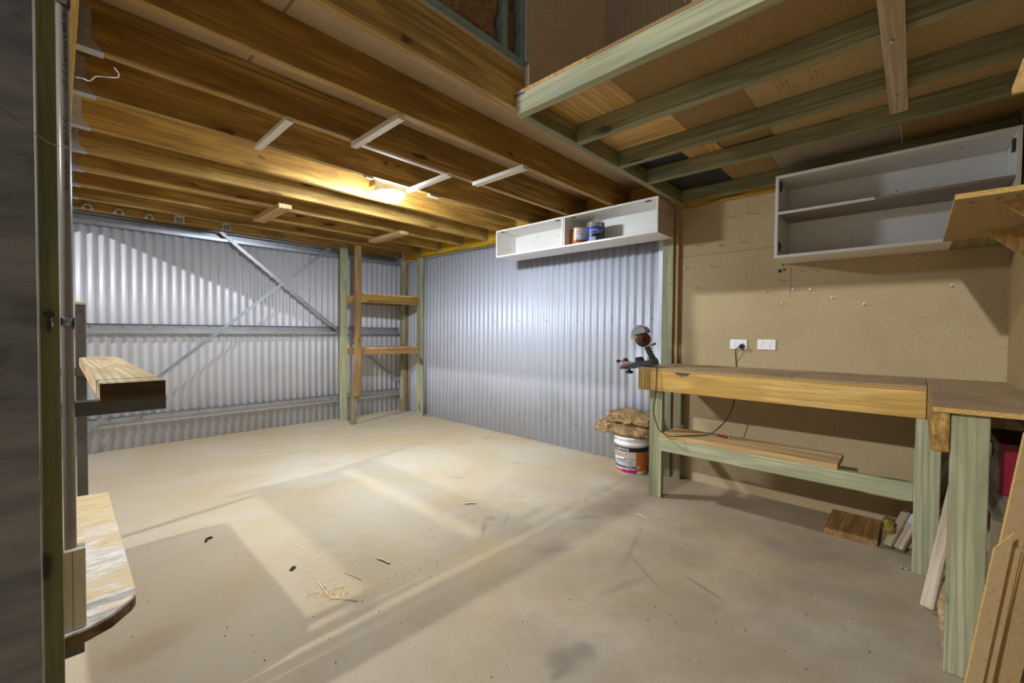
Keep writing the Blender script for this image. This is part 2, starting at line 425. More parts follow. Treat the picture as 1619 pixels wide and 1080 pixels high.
def fuzzy(name, x0, x1, y0, y1, z0, z1, mat, parent=None, res=.012, amp=.014, strands=900, slen=.035, seed=0., world=Matrix.Identity(4)):
    """A glasswool batt: lumpy box with loose fibres standing off it."""
    bm = bmesh.new(); nx, ny, nz = [max(2, int((b-a)/res)) for a, b in ((x0, x1), (y0, y1), (z0, z1))]
    c = Vector(((x0+x1)/2, (y0+y1)/2, (z0+z1)/2)); verts = {}
    def V(i, j, k):
        if (i, j, k) not in verts:
            p = Vector((x0+(x1-x0)*i/nx, y0+(y1-y0)*j/ny, z0+(z1-z0)*k/nz))
            q = p*14+Vector((seed, seed*2, seed*3)); d = noise.noise_vector(q)*amp + noise.noise_vector(p*45+Vector((seed,)*3))*amp*.55; d.z *= .6
            e = sum((abs(p[a]-lo) < 1e-6 or abs(p[a]-hi) < 1e-6) for a, lo, hi in ((0, x0, x1), (1, y0, y1), (2, z0, z1)))
            if e >= 2: p = p + (c-p)*.02*(e-1)
            verts[(i, j, k)] = bm.verts.new(p+d)
        return verts[(i, j, k)]
    for i in range(nx):
        for j in range(ny):
            for k in (0, nz): bm.faces.new((V(i, j, k), V(i+1, j, k), V(i+1, j+1, k), V(i, j+1, k)))
    for i in range(nx):
        for k in range(nz):
            for j in (0, ny): bm.faces.new((V(i, j, k), V(i+1, j, k), V(i+1, j, k+1), V(i, j, k+1)))
    for j in range(ny):
        for k in range(nz):
            for i in (0, nx): bm.faces.new((V(i, j, k), V(i, j+1, k), V(i, j+1, k+1), V(i, j, k+1)))
    base = list(verts.values()); rnd = random.Random(int(seed*100)+5)
    for _ in range(strands):
        p = rnd.choice(base).co.copy(); n = (p-c); n = Vector((n.x/(x1-x0), n.y/(y1-y0), n.z/(z1-z0))).normalized()
        d = Vector((rnd.gauss(0, 1), rnd.gauss(0, 1), rnd.gauss(0, .45))).normalized()*slen*rnd.uniform(.4, 1.2); w = d.cross(n).normalized()*.0009
        q = p+n*.001; r = q+d*.5+n*rnd.uniform(.001, .006); s = q+d+n*rnd.uniform(-.001, .006)
        a = [bm.verts.new(v) for v in (q-w, q+w, r+w, r-w, s)]
        bm.faces.new(a[:4]); bm.faces.new((a[3], a[2], a[4]))
    return mesh_obj(name, bm, mat, parent, world, smooth=True)

def copy_tree(o, parent=None, delta=Vector((0, 0, 0)), label=None):
    c = o.copy(); COL.objects.link(c); w = Matrix.Translation(delta) @ W[o.name]
    c.parent = None; c.matrix_parent_inverse = Matrix.Identity(4); put(c, parent, w)
    if label: c['label'] = label
    for ch in [x for x in bpy.data.objects if x.parent == o]: copy_tree(ch, c, delta)
    return c

def S(o): return tag(o, kind='structure')

# ------------------------------------------------------------------ shell
XR, YB = 3.405, 5.47
def wall_box(name, *a, mat): return S(box(name, *a, mat, bev=0, axis=0))
wall_box('floor', -9., 3.75, -3.2, 5.65, -.12, 0., mat='floor')
wall_box('wall_right', XR, XR+.03, -.382, 1.405, 0, 4.2, mat='chip')
wall_box('wall_front', .9, XR, -.382, -.352, 0, 4.2, mat='mdf')

def corrugated(name, p0, p1, normal, z0, z1, mat, pitch=.076, amp=.0095):
    p0, p1, n = Vector(p0), Vector(p1), Vector(normal); L = (p1-p0).length; d = (p1-p0)/L; N = int(L/pitch*10)
    bm = bmesh.new(); rows = []
    for t in (0., -.0012):
        r = []
        for i in range(N+1):
            s = L*i/N; ph = math.sin(2*math.pi*s/pitch); o = amp*(ph*1.15 - .15*ph**3)
            q = p0 + d*s + n*(o+t); r.append((bm.verts.new((q.x, q.y, z0)), bm.verts.new((q.x, q.y, z1))))
        rows.append(r)
    for r in rows:
        for a, b in zip(r, r[1:]): f = bm.faces.new((a[0], b[0], b[1], a[1])); f.smooth = True
    for k in (0, 1):
        for i in range(N): bm.faces.new((rows[0][i][k], rows[0][i+1][k], rows[1][i+1][k], rows[1][i][k]))
    for i in (0, N): bm.faces.new((rows[0][i][0], rows[0][i][1], rows[1][i][1], rows[1][i][0]))
    return S(mesh_obj(name, bm, mat))
corrugated('wall_back', (-2.6, YB, 0), (3.475, YB, 0), (0, -1, 0), 0.002, 2.6, 'sheet_back')
corrugated('wall_right_rear', (3.468, 1.56, 0), (3.468, 5.455, 0), (-1, 0, 0), 0.002, 2.14, 'sheet_right')
S(box('trim_1', 3.452, 3.468, 1.502, 1.575, .002, 2.13, 'sheet_right', bev=.001))
# the chipboard floor of the storey above = ceiling of this bay
cl = S(box('ceiling', .0125, 3.405, 1.363, 5.46, 2.366, 2.386, 'chip_floor', bev=0, axis=0))
# sheets' butt joints on the ceiling underside, thin dark lines in the board
for k, (px, py) in enumerate(((398, 92), (452, 12))):
    X = on_z(px, py, 2.366).x; S(box('trim_%d' % (5+k), X-.001, X+.001, 1.41, 5.2, 2.3652, 2.3659, 'debris', bev=0))

# ------------------------------------------------------------------ floor joists with hangers
JY = [1.36, 1.79, 2.23, 2.665, 3.11, 3.55, 3.98, 4.42, 4.85, 5.29]
jl = ['pine floor joist nearest the camera, under the insulated stud wall and loft rim',
 'second pine floor joist back from the loft, touching the tips of two white battens',
 'third pine floor joist from the front, with a thin white strip along its underside',
 'fourth pine floor joist from the front, just before the glowing ceiling lamp',
 'brightly lit fifth pine floor joist, directly behind the glowing ceiling lamp',
 'sixth pine floor joist, second one behind the glowing ceiling lamp',
 'seventh pine floor joist, holding the front ends of the two pine blocks',
 'eighth pine floor joist, under which the two pine blocks cross in mid length',
 'ninth pine floor joist, one before the joist carrying the metal saddles',
 'rearmost pine floor joist above the steel purlin, carrying the metal saddles']
def make_hanger(t, y, side):
    # folded galvanised hanger: seat, two cheek plates and face tabs, seat 75 mm long
    s = 1 if side == 'left' else -1; x0 = .058 if side == 'left' else 3.359
    L = .075 if side == 'left' else .06
    bm = bmesh.new()
    a, b = sorted((x0, x0+s*L)); box_into(bm, a, b, y-.0025, y+.0475, 2.1765, 2.1785)
    for yy in (y-.0028, y+.0458):
        pts = [(x0, 2.178), (x0+s*L, 2.178), (x0+s*L*.55, 2.215), (x0+s*L*.55, 2.325), (x0, 2.345)]
        v = [bm.verts.new((p[0], yy, p[1])) for p in pts]; w = [bm.verts.new((p[0], yy+.0018, p[1])) for p in pts]
        bm.faces.new(v); bm.faces.new(w[::-1])
        for i in range(5): bm.faces.new((v[i], w[i], w[(i+1) % 5], v[(i+1) % 5]))
    h = mesh_obj('joist_hanger', bm, 'galv_dark' if side == 'left' else 'galv', t)
    for z in (2.235, 2.285): mesh_obj('screw', lathe_into(bmesh.new(), [(.005, 0), (.004, .002)], 8, axis_matrix((x0+s*L*.35, y-.0029, z), (x0+s*L*.35, y-.01, z))[0]), 'screw', h)
for i, y in enumerate(JY):
    x0 = .06; x1 = 3.357
    o = box('floor_joist', x0, x1, y, y+.045, 2.18, 2.365, 'pine', None, bev=.003)
    tag(o, jl[i], 'joist', 'pine floor joists overhead')
    if i > 0: make_hanger(o, y, 'left')
    make_hanger(o, y, 'right')
tag(box('edge_beam', 3.36, 3.404, .675, 5.28, 2.13, 2.365, 'yellow_lvl', bev=.002), 'yellow painted edge beam along the top of the right wall', 'beam', 'yellow edge beams')
tag(box('edge_beam', .0125, .0565, 1.745, 5.45, 2.13, 2.365, 'yellow_lvl', bev=.002), 'yellow edge beam at left, glimpsed beside the grey conduit', 'beam', 'yellow edge beams')
tube('green_wire', [(3.352, 5.1, 2.12), (3.35, 4.2, 2.135), (3.353, 3.4, 2.12), (3.357, 3.15, 2.128)], .0025, 'cable_green')
tag(bpy.data.objects['green_wire'], 'thin dark green wire running under the yellow beam left of the shelf', 'wire')
tag(tube('green_wire', [(3.352, 1.34, 2.125), (3.35, 1.2, 2.12), (3.353, 1.05, 2.14), (3.356, .92, 2.148)], .0025, 'cable_green'), 'short dark green wire under the yellow beam right of the white shelf', 'wire')

# ------------------------------------------------------------------ battens and blocks under the joists
def batten(x0, x1, y0, y1, h, mat, label, cat='batten', g=None):
    return tag(box('timber_batten' if cat == 'batten' else 'timber_block', x0, x1, y0, y1, 2.1795-h, 2.1795, mat, bev=.001), label, cat, g)
G = 'short white battens under the joists'
batten(.765, .802, 2.225, 2.705, .022, 'batten', 'leftmost short white batten screwed across under the joists', g=G)
batten(1.115, 1.150, 1.80, 2.275, .026, 'batten', 'short white batten meeting the left end of the long white strip', g=G)
batten(1.744, 1.780, 2.22, 2.71, .024, 'batten', 'short white batten just right of the glowing lamp', g=G)
batten(1.972, 2.020, 1.775, 2.245, .024, 'batten', 'rightmost short white batten, nearest the white wall shelf', g=G)
batten(1.151, 1.743, 2.232, 2.262, .012, 'batten', 'long thin white strip fixed along the underside of a joist', g=None)
batten(1.42, 1.47, 2.672, 2.705, .012, 'batten', 'tiny white packer stuck under the joist left of the lamp')
batten(1.93, 2.02, 2.678, 2.705, .012, 'batten', 'tiny white packer stuck under the joist right of the lamp')
batten(1.245, 1.345, 3.78, 4.45, .035, 'pine_pale', 'left one of two pale pine blocks under the rear joists', 'block')
batten(2.415, 2.515, 3.86, 4.50, .035, 'pine_pale', 'right one of two pale pine blocks, above the timber rack', 'block')

# ------------------------------------------------------------------ lamp
LX, LY = 1.72, 2.885
t = thing('ceiling_lamp', (LX, LY, 2.26), 'round glowing white ceiling lamp between two joists', 'lamp')
mesh_obj('base_ring', lathe_into(bmesh.new(), [(.085, 2.2615), (.104, 2.2615), (.112, 2.18), (.11, 2.172), (.09, 2.172)], 40, Matrix.Translation((LX, LY, 0)), cap=False), 'white_plastic', t)
prof = [(.108*math.cos(a), 2.174-.060*math.sin(a)) for a in [math.pi/2*i/8 for i in range(9)]]
prof[-1] = (.001, prof[-1][1])
mesh_obj('diffuser', lathe_into(bmesh.new(), prof, 40, Matrix.Translation((LX, LY, 0))), 'lamp', t)
tag(box('noggin', LX-.045, LX+.045, 2.711, 3.109, 2.263, 2.353, 'pine', bev=.001), 'pine noggin between two joists behind the lamp', 'timber')
for k, (x, z) in enumerate(((1.13, 2.30), (1.42, 2.28))):
    b = bmesh.new(); rod_into(b, (x, 3.109, z), (x, 3.075, z+.004), .0018, 8); lathe_into(b, [(.004, 0), (.003, .003)], 8, axis_matrix((x, 3.075, z+.004), (x, 3.07, z+.005))[0])
    tag(mesh_obj('screw', b, 'screw'), ['screw standing out of the lit joist, farther from the lamp', 'screw standing out of the lit joist, nearer the lamp'][k], 'screw')

# ------------------------------------------------------------------ back wall steel: girts, purlin, braces, saddles
def profile_x(name, prof, x0, x1, mat, t=.002):
    """Cold-formed section: polyline prof of (y,z) given sheet thickness, run along X."""
    bm = bmesh.new(); pr = [Vector((0, y, z)) for y, z in prof]; n = len(pr); off = []
    for i in range(n):
        d = (pr[min(i+1, n-1)]-pr[max(i-1, 0)]).normalized(); off.append(Vector((0, -d.z, d.y))*t)
    loops = []
    for x in (x0, x1): loops.append([bm.verts.new(p+Vector((x, 0, 0))) for p in pr]+[bm.verts.new(p+o+Vector((x, 0, 0))) for p, o in zip(reversed(pr), reversed(off))])
    m = 2*n
    for i in range(m): bm.faces.new((loops[0][i], loops[0][(i+1) % m], loops[1][(i+1) % m], loops[1][i]))
    for l in loops:
        for i in range(n-1): bm.faces.new((l[i], l[i+1], l[m-2-i], l[m-1-i]))
    return mesh_obj(name, bm, mat)
gy = YB-.0105
g1 = profile_x('wall_girt', [(gy-.016, .316), (gy, .315), (gy, .258), (gy-.078, .258), (gy-.079, .236), (gy-.070, .234)], -.6, 3.40, 'galv_dark')
tag(g1, 'lowest dusty steel girt across the back wall, just above the floor', 'girt', 'steel girts on the back wall')
g2 = profile_x('wall_girt', [(gy-.02, 1.19), (gy-.018, 1.1925), (gy, 1.192), (gy, 1.135), (gy-.078, 1.135), (gy-.079, 1.103), (gy-.066, 1.101)], -.6, 3.40, 'galv_dark')
tag(g2, 'steel girt across the middle of the back wall at eye height', 'girt', 'steel girts on the back wall')
g3 = profile_x('wall_purlin', [(gy-.085, 2.165), (gy-.085, 2.179), (gy, 2.179), (gy, 2.085), (gy-.085, 2.085), (gy-.085, 2.11)], -.6, 3.40, 'galv')
tag(g3, 'galvanised steel C purlin along the top of the back wall', 'purlin')
def screws_row(girt, z, xs, y):
    for x in xs: mesh_obj('screw', lathe_into(bmesh.new(), [(.0055, 0), (.004, .004)], 8, axis_matrix((x, y, z), (x, y-.01, z))[0]), 'rust', girt)
box('dust_layer', -.5, 3.35, gy-.076, gy-.006, .2605, .262, 'bench_top', g1, bev=0)
screws_row(g1, .288, [.1+.228*i for i in range(14)], gy-.001); screws_row(g2, 1.165, [.2+.228*i for i in range(14)], gy-.001)
def strap(A, B, label, y):
    o = beam('brace_strap', (A[0], y, A[1]), (B[0], y, B[1]), .0015, .032, 'galv', None, upv=Vector((B[1]-A[1], 0, -(B[0]-A[0]))) .normalized(), bev=0)
    tag(o, label, 'brace', 'diagonal strap braces'); d = Vector((B[0]-A[0], 0, B[1]-A[1])); n = int(d.length/.1)
    b = bmesh.new(); b.from_mesh(o.data); inv = W[o.name].inverted(); o.data.materials.append(M['dark'])
    for i in range(1, n):
        p = Vector((A[0], y-.001, A[1]))+d*i/n; lathe_into(b, [(.0035, 0), (.003, .001)], 6, inv @ axis_matrix(p, p+Vector((0, -1, 0)))[0], 1)
    b.to_mesh(o.data); b.free()
    if A[1] > 2.: # tensioner buckle near the top
        q = Vector((A[0], y-.004, A[1]))+d*.035; box2 = box_into(bmesh.new(), -.03, .03, -.006, .002, -.02, .02, .002)
        mesh_obj('tensioner', box2, 'galv', o, Matrix.Translation(q) @ Matrix.Rotation(math.atan2(-d.z, d.x), 4, 'Y'))
strap((1.20, 2.178), (3.40, .39), 'galvanised strap brace running down to the right across the back wall', 5.371)
strap((.05, .12), (2.36, 2.178), 'galvanised strap brace running up to the right across the back wall', 5.367)
def saddle(x, r, square, label):
    t = thing('pipe_saddle', (x, 5.289, 2.165), label, 'bracket', 'metal saddles on the rearmost joist')
    z0 = 2.187; y = 5.268
    if square: pts = [(x-r, y, z0), (x-r, y, z0+.05), (x-r*.8, y, z0+.062), (x+r*.8, y, z0+.062), (x+r, y, z0+.05), (x+r, y, z0)]
    else: pts = [(x-r*math.cos(a), y, z0+.012+r*math.sin(a)) for a in [math.pi*i/8 for i in range(9)]]; pts = [(x-r, y, z0)] + pts + [(x+r, y, z0)]
    tube('loop', pts, .0065, 'zinc', t, n=3)
    if square: box('plate', x-r-.012, x+r+.012, 5.2805, 5.2885, z0+.002, z0+.074, 'galv_dark', t)
    else:
        for s in (-1, 1): box('foot', x+s*r-.012, x+s*r+.012, 5.2605, 5.2885, z0-.002, z0+.012, 'zinc', t)
    for s in (-1, 1): rod('screw', (x+s*(r+.006), 5.2804, z0+.03), (x+s*(r+.006), 5.275, z0+.03), .004, 'screw', t, 8)
for x, r, sq, lb in ((.195, .028, 0, 'leftmost metal saddle on the rear joist, next to the conduit'), (.398, .026, 0, 'second metal saddle from the left on the rear joist'), (.61, .024, 0, 'third metal saddle from the left on the rear joist'),
                     (.836, .033, 1, 'square metal saddle, second from the right on the rear joist'), (1.23, .034, 1, 'rightmost square metal saddle, above the strap brace end')): saddle(x, r, sq, lb)
for x, lb in ((1.587, 'left one of two small bright clips on the rear joist'), (1.736, 'right one of two small bright clips on the rear joist')):
    t = thing('small_clip', (x, 5.288, 2.19), lb, 'clip'); box('plate', x-.011, x+.011, 5.281, 5.2885, 2.184, 2.21, 'galv', t); rod('screw', (x, 5.2805, 2.197), (x, 5.268, 2.197), .005, 'screw', t, 8)

# ------------------------------------------------------------------ timber rack in the far corner
t = thing('timber_rack', (2.9, 5.1, 0), 'rough built timber rack with two shelves in the far corner', 'rack')
box('post', 2.462, 2.552, 5.285, 5.33, .001, 2.255, 'green', t, bev=.003).name
box('post', 3.334, 3.379, 4.815, 4.905, .001, 2.128, 'green', t, bev=.003)
box('post', 3.362, 3.407, 5.295, 5.355, .001, 2.128, 'green_blue', t, bev=.003)
tag(box('packer', 3.408, 3.445, 5.29, 5.35, .001, 2.128, 'pine_orange', t, bev=.002), 'orange pine strip')
box('post', 2.478, 2.556, 4.935, 4.968, .345, 2.178, 'pine_orange', t, bev=.002)
tag(box('stub', 2.448, 2.520, 4.9695, 5.012, .001, .60, 'pine_grey', t, bev=.002), 'weathered grey stub at the foot')
for z in (1.495, .85):
    mt = 'pine' if z > 1 else 'pine_orange'
    h = .10 if z > 1 else .075
    beam('front_rail', (2.552, 4.99, z+h/2), (3.333, 4.87, z+h/2), .035, h, mt, t)
    beam('back_rail', (2.554, 5.312, z+h/2), (3.36, 5.312, z+h/2), .035, h, mt, t)
    box('end_rail', 2.556, 2.591, 5.02, 5.288, z, z+h, 'pine_yellow' if z > 1 else mt, t)
    bm = bmesh.new(); q = [(2.60, 4.965), (3.33, 4.85), (3.36, 5.29), (2.60, 5.29)]
    prism('shelf_board', [(x, y, z+h+.0005) for x, y in q], (0, 0, 1), .014, 'pine_pale' if z < 1 else 'ply', t, bev=.001); bm.free()

# ------------------------------------------------------------------ green post between corrugated and chipboard walls
t = thing('wall_post', (3.38, 1.455, 0), 'green treated pine post between the corrugated and chipboard walls', 'post')
box('post', 3.358, 3.403, 1.412, 1.5, .001, 2.128, 'green', t, bev=.002)
box('side_strip', 3.376, 3.404, 1.378, 1.4075, .001, 2.128, 'mdf', t, bev=.001)
for z in (1.55, 1.36): tube('bent_nail', [(3.357, 1.45, z), (3.34, 1.448, z-.004), (3.325, 1.444, z+.004)], .0018, 'screw', t, 3)

# ------------------------------------------------------------------ white two-bay shelf on the corrugated wall
t = thing('wall_shelf', (3.25, 2.26, 1.9), 'long white open two-bay shelf box hung on the corrugated wall', 'shelf')
x0, x1, y0, y1, z0, z1, T = 3.075, 3.357, 1.415, 3.13, 1.902, 2.172, .016
yd = 2.287
box('bottom_panel', x0, x1, yd+.001, y1, z0, z0+T, 'melamine', t); box('bottom_panel', x0, x1, y0, yd-.001, z0, z0+T, 'melamine', t)
box('top_panel', x0, x1, yd+.001, y1, z1-T, z1, 'melamine', t); box('top_panel', x0, x1, y0, yd-.001, z1-T, z1, 'melamine', t)
box('back_panel', x1-.008, x1-.001, y0+T, y1-T, z0+T, z1-T, 'melamine', t, axis=1)
for y in (y0, yd-.018, yd+.002, y1-T):
    e = box('end_panel' if y in (y0, y1-T) else 'divider', x0, x1-.008, y+.0005, y+T-.0005, z0+T+.0005, z1-T-.0005, 'melamine', t)
tag(box('outer_edge', x0, x1-.002, y0-.003, y0-.0005, z0, z1, 'plank_pale', t, bev=.0005), 'raw brown outer face')
tag(box('edge_strip', x0-.0015, x0-.0002, yd-.0018, yd+.0018, z0+T, z1-T, 'melamine_edge', t, bev=0), 'bare brown edge')
def hinge_marks(par, pts, r=.005):
    for p, n in pts:
        p = Vector(p); n = Vector(n); mesh_obj('screw_hole', lathe_into(bmesh.new(), [(r, 0), (r*.8, .0012)], 10, axis_matrix(p, p+n)[0]), 'rust', par)
dn = (0, 0, -1)
hinge_marks(t, [((3.12, y, z1-T-.0002), dn) for y in (1.52, 1.545, 1.9, 1.93, 2.2, 2.40, 2.43, 2.75, 2.78, 3.03, 3.05)] + [((x, yd+.0018, z), (0, 1, 0)) for x, z in ((3.13, 2.05), (3.15, 1.98))] + [((x, y1-T-.001, z), (0, -1, 0)) for x, z in ((3.12, 2.12), (3.22, 2.0), (3.28, 2.02))] + [((x1-.0085, y, z), (-1, 0, 0)) for y, z in ((2.8, 2.11), (2.86, 2.06), (2.55, 2.08), (2.44, 2.07))])
for y in (1.50, 2.36, 3.05, 2.2):
    b = bmesh.new(); box_into(b, 3.085, 3.105, y-.022, y+.022, z1-T-.006, z1-T-.0005, .001); rod_into(b, (3.095, y-.012, z1-T-.006), (3.095, y-.012, z1-T-.009), .004, 8); rod_into(b, (3.095, y+.012, z1-T-.006), (3.095, y+.012, z1-T-.009), .004, 8)
    mesh_obj('hinge_plate', b, 'rust', t)

# paint tins on it
def tin(cx, cy, z, R, H, name, label, body, phi, stuff):
    t = thing(name, (cx, cy, z), label, 'paint tin', 'paint tins on the white shelf')
    mesh_obj('body', lathe_into(bmesh.new(), [(R-.002, z), (R, z+.003), (R, z+H-.006), (R+.0015, z+H-.004), (R+.0015, z+H-.001), (R-.002, z+H)], 40, Matrix.Translation((cx, cy, 0))), body, t)
    mesh_obj('lid', lathe_into(bmesh.new(), [(R-.006, z+H), (R-.012, z+H+.002), (R-.014, z+H-.002), (.01, z+H-.002)], 40, Matrix.Translation((cx, cy, 0))), 'tin', t)
    Rf = lambda zz: R
    for mat, z0, z1, p0, p1, off in stuff:
        b = bmesh.new(); band_into(b, cx, cy, Rf, z+z0, z+z1, phi+p0, phi+p1, 0, 20, off); mesh_obj('label_band', b, mat, t)
    return t
zt = z0+T+.001
ph = math.atan2(-2.19, -3.2)
c1 = (3.205, 2.205)
t = tin(*c1, zt, .066, .155, 'paint_tin', 'orange and white paint tin reading EASY COAT on the white shelf', 'orange', ph,
    [('label_white', .03, .152, -.75, 1.15, .0004), ('navy', .035, .045, -.8, 1.15, .0007), ('orange', .03, .034, -.9, 1.2, .0007), ('label_grey', .118, .145, -1.3, -.78, .0007), ('label_pale', .047, .072, -.5, 1.1, .0007)])
round_text('lettering', 'EASY', .030, *c1, .066, zt+.110, ph+.15, 'orange', t, 1.05)
round_text('lettering', 'COAT', .030, *c1, .066, zt+.083, ph+.15, 'text_black', t, .98)
round_text('lettering', 'TAUBMANS', .010, *c1, .066, zt+.138, ph+.15, 'text_black', t, 1.)
c2 = (3.20, 2.035)
t = tin(*c2, zt, .078, .172, 'paint_tin', 'blue and grey paint tin with a swoosh, right of the orange one', 'tin', ph,
    [('navy', 0.004, .075, -1.5, 1.6, .0004), ('navy', .074, .168, .75, 2.2, .0004), ('blue', .075, .128, -1.5, .78, .0004), ('label_grey', .128, .133, -1.5, .75, .0006), ('blue', .01, .05, -1.0, .05, .0008), ('label_pale', .012, .045, -.45, .02, .0011), ('label_grey', .02, .05, .1, .6, .0008), ('yellow', .004, .016, -1., -.55, .0012)])
round_text('lettering', 'perfect', .034, *c2, .078, zt+.092, ph-.2, 'label_white', t, .8, .25)
b = bmesh.new()
for i in range(16):
    a0, a1 = [ph-.9+1.9*k/16 for k in (i, i+1)]; za, zb = [zt+.066+.05*max(0, (k/16))**2.2 for k in (i, i+1)]
    vs = [b.verts.new((c2[0]+.0792*math.cos(a), c2[1]+.0792*math.sin(a), zz)) for a, zz in ((a0, za), (a1, zb), (a1, zb+.003), (a0, za+.003))]; b.faces.new(vs)
mesh_obj('swoosh', b, 'label_white', t)
tube('handle', [(c2[0]+.081*math.cos(ph+a), c2[1]+.081*math.sin(ph+a), zt+.135-.06*math.cos(a*.9)*1.) for a in (-1.4, -.9, -.4, .1, .6, 1.1, 1.5)], .0015, 'screw', t, 4)

# ------------------------------------------------------------------ loft landing (right, overhead)
t = thing('loft_landing', (2.4, .5, 2.14), 'overhead loft landing of green treated joists with mixed board decking', 'platform')
LZ0, LZ1 = 2.14, 2.23
box('fascia', 1.45, 1.495, -.35, 1.358, LZ0, LZ1, 'green', t, bev=.003)
box('rim_joist', 1.496, 3.358, 1.314, 1.358, LZ0, LZ1, 'green_dim', t, bev=.003)
for X in (1.87, 2.305, 2.68, 3.255): box('joist', X, X+.045, -.35, 1.313, LZ0, LZ1, 'green_dim', t, bev=.003)
def deck(x0, x1, y0, y1, mat, th=.015, z=LZ1+.0006, name='deck_board'): return box(name, x0, x1, y0, y1, z, z+th, mat, t, bev=.0005)
deck(1.452, 1.891, .973, 1.357, 'ply'); deck(1.452, 1.891, -.35, .971, 'panel_brown')
deck(1.893, 2.327, .906, 1.357, 'ply'); deck(1.893, 2.327, .581, .904, 'panel_brown'); deck(1.893, 2.327, -.35, .579, 'mdf')
deck(2.329, 2.702, 1.041, 1.357, 'panel_black'); deck(2.329, 2.702, .846, 1.039, 'ply', z=LZ1+.0005); deck(2.329, 2.702, .581, .844, 'panel_brown', z=LZ1+.008); deck(2.329, 2.702, -.35, .579, 'mdf')
deck(2.704, 3.357, .954, 1.357, 'panel_black'); deck(2.704, 3.357, .667, .952, 'panel_brown'); deck(2.704, 3.357, .08, .665, 'panel_grey'); deck(2.704, 3.357, -.35, .078, 'panel_brown')
tag(box('edge_tape', 1.4485, 1.4498, 1.30, 1.357, 2.222, 2.23, 'tape_blue', t, bev=0), 'blue tape on the corner')
for z in (2.165, 2.195): rod('screw', (1.4497, 1.335, z), (1.447, 1.335, z), .004, 'screw', t, 8)
# faint stamped print on the deck boards, unreadable
b = bmesh.new(); rn = random.Random(3)
for r in range(7):
    for k in range(9):
        if rn.random() < .6: box_into(b, 1.96+k*.03, 1.96+k*.03+rn.uniform(.004, .014), .46-r*.018+(-.05 if r > 3 else 0), .466-r*.018+(-.05 if r > 3 else 0), LZ1-.0002, LZ1+.0006)
mesh_obj('stamp', b, 'text_faint', t)
t = thing('ceiling_plank', (1.95, .074, 2.13), 'pale plank screwed across under the loft landing joists', 'plank')
box('board', 1.41, 2.522, .044, .104, 2.119, 2.1385, 'plank_pale', t, bev=.001)
for x in (1.89, 2.33):
    rod('bolt', (x, .078, 2.1188), (x, .078, 2.108), .006, 'screw', t, 8, .003)

# upstairs stud wall on the first joist
t = thing('stud_wall', (1.5, 1.42, 2.386), 'upstairs stud wall of green timber above the first joist', 'wall frame')
box('bottom_plate', .06, 3.35, 1.375, 1.445, 2.392, 2.432, 'green_plate', t)
box('stud', 1.502, 1.537, 1.375, 1.445, 2.4325, 3.9, 'green_plate', t); box('stud', 1.385, 1.42, 1.38, 1.445, 2.4325, 3.9, 'green_plate', t)
box('stud', 2.2, 2.235, 1.375, 1.445, 2.4325, 3.9, 'green_plate', t)
tag(fuzzy('insulation_batt', .79, 1.382, 1.41, 1.48, 2.434, 3.3, 'batt_brown', res=.03, amp=.03, strands=700, slen=.06, seed=1.), 'brown fibreglass batt filling the wide gap in the upstairs stud wall', 'insulation', 'wall batts')
box('stud', .75, .785, 1.375, 1.445, 2.4325, 3.9, 'green_plate', t); box('stud', .06, .095, 1.375, 1.445, 2.4325, 3.9, 'green_plate', t)  # left studs are out of view, added back with the batt below
tag(fuzzy('insulation_batt', .10, .745, 1.405, 1.475, 2.434, 3.3, 'batt_brown', res=.035, amp=.03, strands=300, slen=.06, seed=3.), 'unseen brown fibreglass batt left of the widest one in the upstairs stud wall', 'insulation', 'wall batts')  # out of view, put in to keep the shed lamp off the lining edge
tag(fuzzy('insulation_batt', 1.424, 1.498, 1.41, 1.48, 2.434, 3.3, 'batt_brown', res=.022, amp=.02, strands=300, slen=.05, seed=2.), 'brown fibreglass batt stuffed in the narrow gap beside the upper chipboard sheet', 'insulation', 'wall batts')
pj = on_y(958, 100, 1.36).x
tag(box('lining_board', 1.539, pj-.003, 1.359, 1.3745, 2.25, 3.9, 'chip_dim', None, bev=.0005), 'speckled chipboard lining sheet standing above the loft landing', 'board')
tag(box('edge_strip', pj-.0027, pj+.002, 1.352, 1.3745, 2.25, 3.9, 'pine_pale', None, bev=.0005), 'thin pale strip between the chipboard and the grey laminate sheet', 'trim')
tag(box('lining_board', pj+.0025, 3.35, 1.358, 1.3745, 2.25, 3.9, 'laminate', None, bev=.0005), 'grey woodgrain laminate sheet standing above the loft landing', 'board')
tag(box('timber_peg', 1.507, 1.532, 1.325, 1.3575, 2.25, 2.385, 'plank_pale', bev=.001), 'short pale peg standing at the corner of the loft landing', 'timber')

# ------------------------------------------------------------------ white cupboard carcass on the chipboard wall
t = thing('wall_cabinet', (3.25, .16, 1.62), 'white two-shelf cupboard carcass without doors on the chipboard wall', 'cabinet')
x0, x1, y0, y1, z0, z1, T = 3.10, 3.403, -.345, .660, 1.627, 2.127, .018
z1 = 2.165; zm = 1.905
x1c = 3.357
yg = on_x(1501, 398, 3.4).y
box('bottom_panel', x0, 3.402, yg+.001, y1, z0, z0+T, 'melamine', t, axis=1)
tag(box('bottom_panel', x0+.02, 3.402, y0, yg-.001, z0, z0+T, 'green_olive', t, axis=0), 'greenish timber end of the bottom')
box('top_panel', x0, 3.402, y0, y1, 2.1205, 2.1385, 'melamine', t, axis=1)
z1 = 2.1385
tag(box('middle_shelf', x0+.004, 3.396, y0+T, y1-T, zm-.008, zm+.008, 'panel_grey', t, axis=1), 'bare greyish brown board')
box('shelf_edge', x0+.0005, x0+.0038, .18, y1-T, zm-.008, zm+.008, 'melamine', t, axis=1, bev=.0005)
